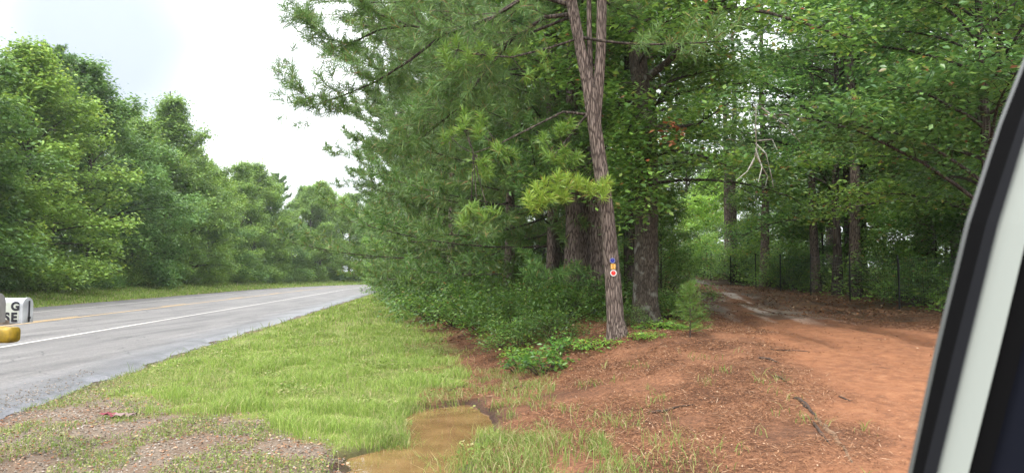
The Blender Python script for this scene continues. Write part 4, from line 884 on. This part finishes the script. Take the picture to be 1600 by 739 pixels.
# fence-line brush
fb = []
for i, (x, y, s) in enumerate([(11.6, 21, .8), (12.4, 24, 1.0), (11.9, 27.6, .8), (11.2, 30, .8), (11.6, 32.2, .9), (11.0, 35.5, .9), (11.9, 38, 1.1), (10.9, 41.5, 1.0), (11.4, 46, 1.2), (9.2, 50, 1.2), (6.9, 46, 1.1), (5.5, 36, 1.0), (5.2, 31, .9), (4.7, 24, .9), (14, 19, .9), (7.4, 54, 1.3), (13.5, 36, 1.1), (13.8, 42, 1.3), (12.9, 17.5, .8), (16.5, 24, 1.1)]):
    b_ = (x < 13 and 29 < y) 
    g = 1.5 if b_ else 1.05  # stronger light of the clearing put into the brush tint
    side = 'behind the fence' if x > 10 else 'beside the dirt track'
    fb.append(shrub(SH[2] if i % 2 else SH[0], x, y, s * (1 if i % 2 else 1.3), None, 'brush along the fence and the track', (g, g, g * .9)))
    px = 800 + 1164 * x / y
    lab = ['brush behind the fence, between the two nearest posts', 'brush behind the fence, right of the paired trunks', 'brush behind the fence at the slim dark tree', 'brush behind the fence left of the slim dark tree', 'bright brush behind the middle fence posts', 'bright brush below the black-trunked tree', 'tall bright brush around the black-trunked tree', 'bright brush at the far fence posts', 'bright brush at the last fence post', 'brush closing the end of the track', 'brush left of the end of the track', 'brush on the left of the track halfway', 'brush on the left of the track nearer the mossy tree', 'brush close behind the mossy tree', 'brush behind the fence beside the car pillar', 'brush at the very back of the track', 'brush deep behind the middle fence posts', 'brush deep in the clearing', 'brush near the car behind the nearest post', 'dark brush deep behind the paired trunks'][i]
    fb[-1]['label'] = lab
# undergrowth
mb = MB(); rgu = np.random.default_rng(77)
x, y = scatter(10.3, 30, 15, 60, 60, rgu, lambda x, y: (.35 + .65 * ss((fbm(x * .6, y * .6, 3) - .4) / .15)) * (y < 60)); k = len(x)
hh = rgu.random(k) ** 1.5 * .55 * (.4 + fbm(x * .8, y * .8, 2))
leaves(mb, np.stack([x, y, hz(x, y) + .03 + hh], -1), np.stack([rgu.normal(0, .45, k), rgu.normal(0, .45, k), np.ones(k)], -1), rgu, .13, .6)
x, y = scatter(-9, 7, 16, 60, 50, rgu, lambda x, y: (x > xb(y) + .6) * (x < np.interp(y, [14, 20, 25, 38, 60], [3.4, 4.6, 5.4, 6.8, 7])) * .8); k = len(x)
leaves(mb, np.stack([x, y, hz(x, y) + .03 + rgu.random(k) * .3], -1), np.stack([rgu.normal(0, .45, k), rgu.normal(0, .45, k), np.ones(k)], -1), rgu, .13, .6)
uo = mkobj('undergrowth', mb.mesh('undergrowth', M_leaf)); uo.color = (1.5, 1.45, 1, 1); tag(uo, 'low green ground cover on the forest floor behind the wire fence', 'undergrowth', kind='stuff')
# young pine at the track edge
def young_pine():
    rg = np.random.default_rng(9); wd = MB(); f = MB(); hgt = 1.0; tube(wd, [(0, 0, -.05), (.01, 0, .5), (0, .02, hgt)], [.014, .009, .004], 5); P = []; D = []
    for i in range(30):
        z = .12 + .9 * i / 30 * hgt; az = i * 2.4; L = .36 * (1.05 - z * .75); e_ = np.array([math.cos(az) * L, math.sin(az) * L, z + .1]); tube(wd, [(0, 0, z), e_], [.005, .002], 3)
        for s in (.4, .7, 1): P.append(np.array([0, 0, z]) * (1 - s) + e_ * s); D.append(e_ - [0, 0, z - .1])
    P.append(np.array([0, 0, hgt])); D.append(np.array([0, 0, 1.])); needles(f, np.array(P), np.array(D), rg, .13, .006, 18, spread=(10, 75)); return wd.mesh('stem', M_stick), f.mesh('needles', M_needle_b)
a_, b_ = young_pine(); yx, yy_ = 2.78, 11.7; yp = empty('young_pine', (yx, yy_, H1(yx, yy_))); mkobj('stem', a_, yp); o_ = mkobj('crown', b_, yp); o_.color = (.5, .68, .65, 1); yp.scale = (.95, .95, .8)
tag(yp, 'waist-high young pine with soft green needles beside the driveway', 'young pine')
# bare dead branch hanging among the leaves, and a spray of dead leaves
mb = MB(); rgd = np.random.default_rng(15); dbase = at(1183, 170, 12.2)
def drel(a, b, Y): return np.array(at(a, b, Y) - dbase)
for ln in ([(1183, 165), (1180, 200), (1182, 235), (1175, 262)], [(1182, 225), (1196, 240), (1204, 270), (1208, 292)], [(1180, 232), (1190, 262), (1186, 285)], [(1178, 248), (1166, 268), (1150, 282)], [(1190, 168), (1225, 195), (1250, 222)], [(1184, 220), (1205, 218), (1214, 235)], [(1181, 240), (1188, 255), (1200, 276), (1196, 290)], [(1205, 180), (1228, 178), (1248, 188)]):
    pts = [drel(a + rgd.normal(0, 1), b, 12.2 + rgd.normal(0, .15)) for a, b in ln]; tube(mb, pts, np.linspace(.013, .004, len(pts)), 5)
o = mkobj('dead_branch', mb.mesh('dead_branch', M_deadwood), loc=dbase); tag(o, 'pale bare dead branch hanging among the leaves over the driveway', 'dead branch')
mb = MB(); c0 = at(1047, 205, 13.2); cl = [(np.array([rgd.normal(0, .13), rgd.normal(0, .1), rgd.normal(0, .12)]), None) for _ in range(9)]
tube(mb, [(-.3, 0, .1), (0, 0, .05), (.25, 0, -.1)], [.01, .007, .004], 4, m=1); cluster_leaves(mb, cl, rgd, 6, .1, .07, .9)
o = mkobj('dead_twig', mb.mesh('dead_twig', [M_dead, M_stick]), loc=c0); tag(o, 'broken twig of brown dead leaves caught beside the mossy trunk', 'dead twig')

# ------------------------------------------------------------------ wire fence
M_post = plain('dark_steel_post', (.012, .014, .012), .5, .4); M_wire = plain('dark_wire', (.035, .045, .04), .45, .4, .5)
fe = empty('wire_fence', (10, 16.4, H1(10, 16.4))); fz = fe.location.z; tag(fe, 'dark welded wire fence on thin steel posts along the far side of the driveway', 'fence')
fys = [13.5, 16.4, 19.3, 22.1, 25, 27.8, 30.6, 34.1, 37.5, 41.6, 45.5, 49.3]; fx = lambda y: 10.0
rgf = np.random.default_rng(5)
for y in fys:
    z = H1(10, y); m_ = MB(); hgt = 1.42 + rgf.normal(0, .03); lx, ly = rgf.normal(0, .02, 2)
    tube(m_, [(0, 0, -.3), (0, 0, .6), (lx, ly, hgt)], [.022, .022, .022], 6, cap=True); box(m_, (0, -.028, .5), (.012, .03, 1.6))
    mkobj('post', m_.mesh('post', M_post), fe, (0, y - 16.4, z - fz))
m_ = MB(); yy = np.arange(13.5, 49.3, .25); zz = hz(np.full_like(yy, 10.03), yy) 
zz = np.interp(yy, fys, hz(np.full(len(fys), 10.0), np.array(fys)))
for h in np.concatenate([np.arange(.04, .5, .075), np.arange(.5, 1.35, .10)]): tube(m_, np.stack([0 * yy + .03, yy - 16.4, zz + h - fz], -1), .0026, 3)
yv = np.arange(13.5, 49.3, .1); zv = np.interp(yv, yy, zz) - fz; nv = len(yv)
V = np.array([[[.031 + dx, yq - 16.4 + dy, z0 + h] for h in (.04, 1.32) for dx, dy in ((-.0022, -.0022), (.0022, -.0022), (0, .0026))] for yq, z0 in zip(yv, zv)]).reshape(-1, 3)
b0 = np.arange(nv)[:, None, None] * 6; m_.add(V, (b0 + np.array([[0, 1, 4, 3], [1, 2, 5, 4], [2, 0, 3, 5]])).reshape(-1, 4))
mkobj('wire_mesh', m_.mesh('wire_mesh', M_wire), fe)

# ------------------------------------------------------------------ things lying about
def stick(lst, z_, r, label, cat='stick', name='fallen_stick', m=M_stick, Ys=None):
    pts = []
    for (x, y) in lst: pts.append((x, y, H1(x, y) + z_))
    b = Vector(pts[0]); m_ = MB(); P = np.array(pts) - np.array(b); k = np.linspace(0, len(P) - 1, len(P) * 3); P = np.stack([np.interp(k, np.arange(len(P)), P[:, i]) for i in range(3)], -1)
    rg = np.random.default_rng(len(label)); P[:, :2] += rg.normal(0, .008, (len(P), 2)); W = P + np.array(b); P[:, 2] = hz(W[:, 0], W[:, 1]) + z_ - b.z
    tube(m_, P, r * np.interp(np.linspace(0, 1, len(P)), [0, .3, 1], [.7, 1, .3]) * rg.uniform(.75, 1.2, len(P)), 6, cap=True, rough=.3, rng=rg)
    o = mkobj(name, m_.mesh(name, m, True), loc=b); tag(o, label, cat, 'sticks and roots on the bare ground'); return o
def g(px, py):
    """ground point seen at that pixel"""
    lo, hi = 4.5, 60
    for _ in range(40):
        mid_ = (lo + hi) / 2; p = at(px, py, mid_)
        if p.z > H1(p.x, p.y): lo = mid_
        else: hi = mid_
    return (p.x, p.y)
M_root = plain('bare_root', (.14, .085, .05), .8, .25, var=.5, scale=18)
stick([g(1243, 622), g(1262, 636), g(1274, 650)], .002, .034, 'short dark stub of exposed root at the upper end of the long root', 'root', 'exposed_root')
stick([g(1274, 652), g(1290, 668), g(1303, 682), g(1318, 700), g(1330, 722)], -.006, .034, 'long exposed root running down the red clay toward the camera', 'root', 'exposed_root', M_root)
stick([g(1268, 655), g(1281, 676), g(1296, 694)], .006, .018, 'thin dark root alongside the long exposed root', 'root', 'exposed_root')
stick([g(1187, 560), g(1202, 562), g(1218, 568)], .012, .022, 'dark stick on the clay in the middle of the driveway slope')
stick([g(1205, 546), g(1235, 548), g(1264, 550)], .008, .010, 'thin long twig on the clay above the dark stick')
stick([g(1010, 646), g(1045, 641), g(1083, 633)], .012, .016, 'slender dark stick among the weeds below the bank')
stick([g(700, 612), g(722, 606), g(735, 600)], .015, .018, 'dark stick beside the upper rim of the puddle')
stick([g(660, 566), g(676, 562), g(692, 561)], .02, .02, 'short dark branch at the edge of the tall grass')
stick([g(790, 610), g(815, 604), g(842, 598)], .01, .012, 'thin stick on the bank right of the puddle')
stick([g(1210, 588), g(1222, 592), g(1236, 600)], .01, .014, 'dark twig left of the track above the exposed root')
stick([g(1310, 620), g(1322, 625), g(1332, 627)], .01, .012, 'small dark twig on the bare clay right of the root')
stick([g(335, 640), g(352, 634), g(372, 632)], .012, .009, 'small dark twig on the gravel by the grass')
# litter by the road
rg = np.random.default_rng(4); c = g(186, 652); m_ = MB(); nxx, nyy = 9, 5; u, v = np.meshgrid(np.linspace(-.19, .19, nxx), np.linspace(-.05, .05, nyy)); zz = rg.random(u.shape) * .05; u2 = u + rg.normal(0, .01, u.shape); v2 = v + rg.normal(0, .012, u.shape)
idx = (np.arange(nyy - 1)[:, None] * nxx + np.arange(nxx - 1)[None]); qd = np.stack([idx, idx + 1, idx + nxx + 1, idx + nxx], -1).reshape(-1, 4)
m_.add(np.stack([u2, v2, zz], -1).reshape(-1, 3), qd, None, 0)
for i, md in enumerate(m_.qm): md[:] = np.where(np.arange(len(md)) % (nxx - 1) < 3, 0, 1)
o = mkobj('crumpled_wrapper', m_.mesh('crumpled_wrapper', [plain('red_wrapper', (.14, .02, .03), .5), plain('pink_wrapper', (.17, .11, .105), .6)]), loc=(c[0], c[1], H1(*c) + .01)); o.rotation_euler.z = -.15
tag(o, 'crumpled dark red and pinkish wrapper lying on the gravel near the road', 'wrapper')

# ------------------------------------------------------------------ mailboxes at the left
M_white = plain('white_mailbox_metal', (.34, .355, .37), .45, .4, var=.3, scale=9); M_grey = plain('grey_mailbox_metal', (.22, .215, .215), .5, .4, .2, var=.15, scale=12)
M_label = plain('label_film', (.37, .39, .34), .5); M_black = plain('black_letter', (.02, .02, .025), .5); M_yel = plain('yellow_tube_plastic', (.20, .13, .008), .5, .35, var=.6, scale=12); M_woodp = plain('weathered_post_wood', (.22, .18, .14), .9, .15, var=.4, scale=14)
def mailbox(loc, rz, L, wd, h, mt, label, lettered):
    e_ = empty('mailbox', loc, rz); tag(e_, label, 'mailbox', 'mailboxes by the road')
    n = 12; prof_ = [(-wd / 2, 0)] + [(-wd / 2 * math.cos(a), h - wd / 2 + wd / 2 * math.sin(a)) for a in np.linspace(0, math.pi, n)] + [(wd / 2, 0)]; k = len(prof_)
    m_ = MB(); v = [(x, p[0], p[1]) for x in (-L / 2, L / 2) for p in prof_] ; m_.add(v, [(i, (i + 1) % k, k + (i + 1) % k, k + i) for i in range(k)])
    bd = mkobj('body', m_.mesh('body', mt), e_)
    for nm, x0, t_ in (('back_plate', L / 2 - .004, .012), ('door', -L / 2 + .004, -.02)):
        m_ = MB(); s = 1.02; v = [(x, p[0] * s, max(p[1] * s, -.003)) for x in (x0, x0 + t_) for p in prof_]; v += [(x0 + t_ * 1.6, 0, h * .5)]
        m_.add(v, [(i, (i + 1) % k, k + (i + 1) % k, k + i) for i in range(k)], [(k + i, k + (i + 1) % k, 2 * k) for i in range(k)]); d_ = mkobj(nm, m_.mesh(nm, mt), e_)
    if lettered:
        m_ = MB(); box(m_, (-.0, -wd / 2 - .0015, h * .47), (L * .90, .002, h * .70)); mkobj('label_panel', m_.mesh('label_panel', M_label), e_)
        m_ = MB(); box(m_, (L / 2 + .020, .0, h * .46), (.004, .014, h * .86)); box(m_, (L / 2 + .022, 0, h * .2), (.008, .022, .02)); mkobj('strap', m_.mesh('strap', M_black), e_)
        for ch, x, z, s in (('G', L / 2 - .092, h * .52, .10), ('E', L / 2 - .090, h * .08, .104), ('S', L / 2 - .150, h * .08, .104)):
            cu = bpy.data.curves.new('letter', 'FONT'); cu.body = ch; cu.size = s; cu.offset = .005; cu.extrude = .0008; to = bpy.data.objects.new('tmp', cu); COL.objects.link(to)
            bpy.context.view_layer.update(); me_ = bpy.data.meshes.new_from_object(to.evaluated_get(bpy.context.evaluated_depsgraph_get())); bpy.data.objects.remove(to)
            me_.materials.clear(); me_.materials.append(M_black); lo = mkobj('letter', me_, e_, (x, -wd / 2 - .0035, z)); lo.rotation_euler = (R_(90), 0, 0)
    else:
        m_ = MB(); box(m_, (-.08, -wd / 2 - .006, h * .5), (.03, .004, .14)); box(m_, (-.055, -wd / 2 - .006, h * .5 + .06), (.06, .004, .035)); mkobj('flag', m_.mesh('flag', M_red), e_)
    return e_
pw = at(35, 504, 6.42); LW = .50
mailbox((pw.x - LW / 2 - .015, 6.5, pw.z - .005), 0.0, LW, .14, .215, M_white, 'white mailbox with black letters on its side, right of the grey one', True)
pg_ = at(10, 505, 5.95); mailbox((pg_.x - .37, 6.03, pg_.z - .0), .0, .48, .17, .235, M_grey, 'plain grey mailbox at the left edge, partly covering the white one', False)
# newspaper tube
py_ = at(13, 524, 5.85); e_ = empty('newspaper_tube', (py_.x - .24, 5.93, py_.z)); tag(e_, 'dirty yellow plastic newspaper tube under the mailboxes', 'newspaper tube')
m_ = MB(); n = 20; se = [(abs(math.cos(a)) ** .5 * math.copysign(1, math.cos(a)) * .075, abs(math.sin(a)) ** .5 * math.copysign(1, math.sin(a)) * .064) for a in np.linspace(0, 2 * math.pi, n, endpoint=False)]
rings = [(-.24, 1.0), (.20, 1.0), (.228, .97), (.24, .88)]; v = [(x, s * p[0], s * p[1]) for x, s in rings for p in se] + [(.244, 0, 0)]
m_.add(v, [(r * n + i, r * n + (i + 1) % n, (r + 1) * n + (i + 1) % n, (r + 1) * n + i) for r in range(3) for i in range(n)], [(3 * n + i, 3 * n + (i + 1) % n, 4 * n) for i in range(n)])
mkobj('tube_body', m_.mesh('tube_body', M_yel, True), e_)
m_ = MB(); box(m_, (-.08, 0, .072), (.05, .04, .02)); mkobj('bracket', m_.mesh('bracket', M_black), e_)
# stand
px0 = pg_.x - .36; e_ = empty('mailbox_stand', (px0, 6.27, H1(px0, 6.27) - .02)); zt = pg_.z - e_.location.z
tag(e_, 'weathered wooden post with a cross board carrying the mailboxes, left of the frame', 'mailbox stand')
m_ = MB(); box(m_, (-.12, 0, (zt - .05) / 2), (.09, .09, zt - .06)); mkobj('post', m_.mesh('post', M_woodp), e_)
m_ = MB(); box(m_, (-.02, -.0, zt - .022), (.16, .62, .036)); mkobj('cross_board', m_.mesh('cross_board', M_woodp), e_)

# ------------------------------------------------------------------ road sign far off
sp = at(583, 441, 112); e_ = empty('road_sign', (sp.x, 112, H1(sp.x, 112))); tag(e_, 'small pale road sign on a post far off at the bend', 'road sign')
m_ = MB(); box(m_, (0, 0, .75), (.07, .05, 1.5)); mkobj('post', m_.mesh('post', M_nail), e_); m_ = MB(); box(m_, (0, -.04, 1.35), (.62, .02, .75)); mkobj('sign_plate', m_.mesh('sign_plate', M_wht), e_)

# ------------------------------------------------------------------ the car the picture was taken from: door frame and pillar at the right
car = empty('car', (.75, .55, 0)); tag(car, 'car with pale pillar trim and black door seals, close at the right side', 'car')
M_carblack = plain('black_rubber_seal', (.002, .002, .0022), .8, .05); M_cargrey = plain('dark_grey_trim', (.006, .0065, .008), .8, .1); M_carwhite = plain('pale_pillar_trim', (.20, .22, .20), .6, .3); M_navy = plain('dark_window_tint', (.004, .005, .009), .7, .06); M_edge = plain('grey_frame_lip', (.06, .063, .06), .4, .4)
def strip(name, xa, xb_, Ya, Yb, m, yspan=(-330, 1500)):
    """pillar strip between two curves given as px at rows; real depth 25 mm"""
    m_ = MB(); rows = np.linspace(yspan[0], yspan[1], 36); v = []
    for r in rows:
        for (xx, Y, back) in ((xa, Ya, 0), (xb_, Yb, 0), (xb_, Yb, .045), (xa, Ya, .045)):
            p = at(float(xx(r)), r, Y); v.append((p.x - car.location.x + back * .6, p.y - car.location.y + back, p.z))
    n = len(rows); q = [(i * 4 + j, i * 4 + (j + 1) % 4, (i + 1) * 4 + (j + 1) % 4, (i + 1) * 4 + j) for i in range(n - 1) for j in range(4)] + [(0, 3, 2, 1), ((n - 1) * 4, (n - 1) * 4 + 1, (n - 1) * 4 + 2, (n - 1) * 4 + 3)]
    m_.add(v, q); return mkobj(name, m_.mesh(name, m, True) if False else m_.mesh(name, m), car)
ev = lambda pts: (lambda r, p=sorted(pts): np.interp(r, [a for a, b in p], [b for a, b in p]) if p[0][0] <= r <= p[-1][0] else (p[0][1] + (r - p[0][0]) * (p[1][1] - p[0][1]) / (p[1][0] - p[0][0]) if r < p[0][0] else p[-1][1] + (r - p[-1][0]) * (p[-1][1] - p[-2][1]) / (p[-1][0] - p[-2][0])))
c0 = ev([(95, 1598), (200, 1557), (350, 1508), (545, 1460), (739, 1418)]); 
c1 = ev([(95, 1604), (200, 1563), (350, 1515), (545, 1467), (739, 1425)])
c2 = ev([(95, 1628), (200, 1590), (350, 1541), (545, 1491), (739, 1443)])
c3 = ev([(95, 1645), (200, 1605), (350, 1559), (545, 1511), (739, 1464)])
c4 = ev([(95, 1700), (200, 1660), (350, 1609), (545, 1562), (739, 1513)])
c5 = ev([(95, 1740), (200, 1697), (350, 1645), (545, 1597), (739, 1546)])
c6 = ev([(95, 2100), (200, 2060), (350, 2010), (545, 1970), (739, 1930)])
strip('frame_lip', c0, c1, .62, .615, M_edge); strip('door_seal', c1, c2, .61, .60, M_carblack); strip('inner_seal', c2, c3, .60, .595, M_cargrey)
strip('pillar_trim', c3, c4, .60, .59, M_carwhite); strip('glass_seal', c4, c5, .595, .59, M_carblack); strip('side_window', c5, c6, .60, .56, M_navy)

# ------------------------------------------------------------------ moist summer air
mh = bpy.data.materials.new('moist_air'); mh.use_nodes = True; th = mh.node_tree; th.nodes.clear(); oh = N('ShaderNodeOutputMaterial', th); pv = N('ShaderNodeVolumePrincipled', th)
pv.inputs['Color'].default_value = (.86, .92, .95, 1); pv.inputs['Density'].default_value = .0003; pv.inputs['Anisotropy'].default_value = .2; th.links.new(pv.outputs[0], oh.inputs['Volume'])
mb = MB(); box(mb, (0, 570, 14), (1420, 1320, 34)); hz_o = mkobj('haze', mb.mesh('haze', mh)); tag(hz_o, 'thin pale haze between the near woods and the far trees', 'haze', kind='stuff')
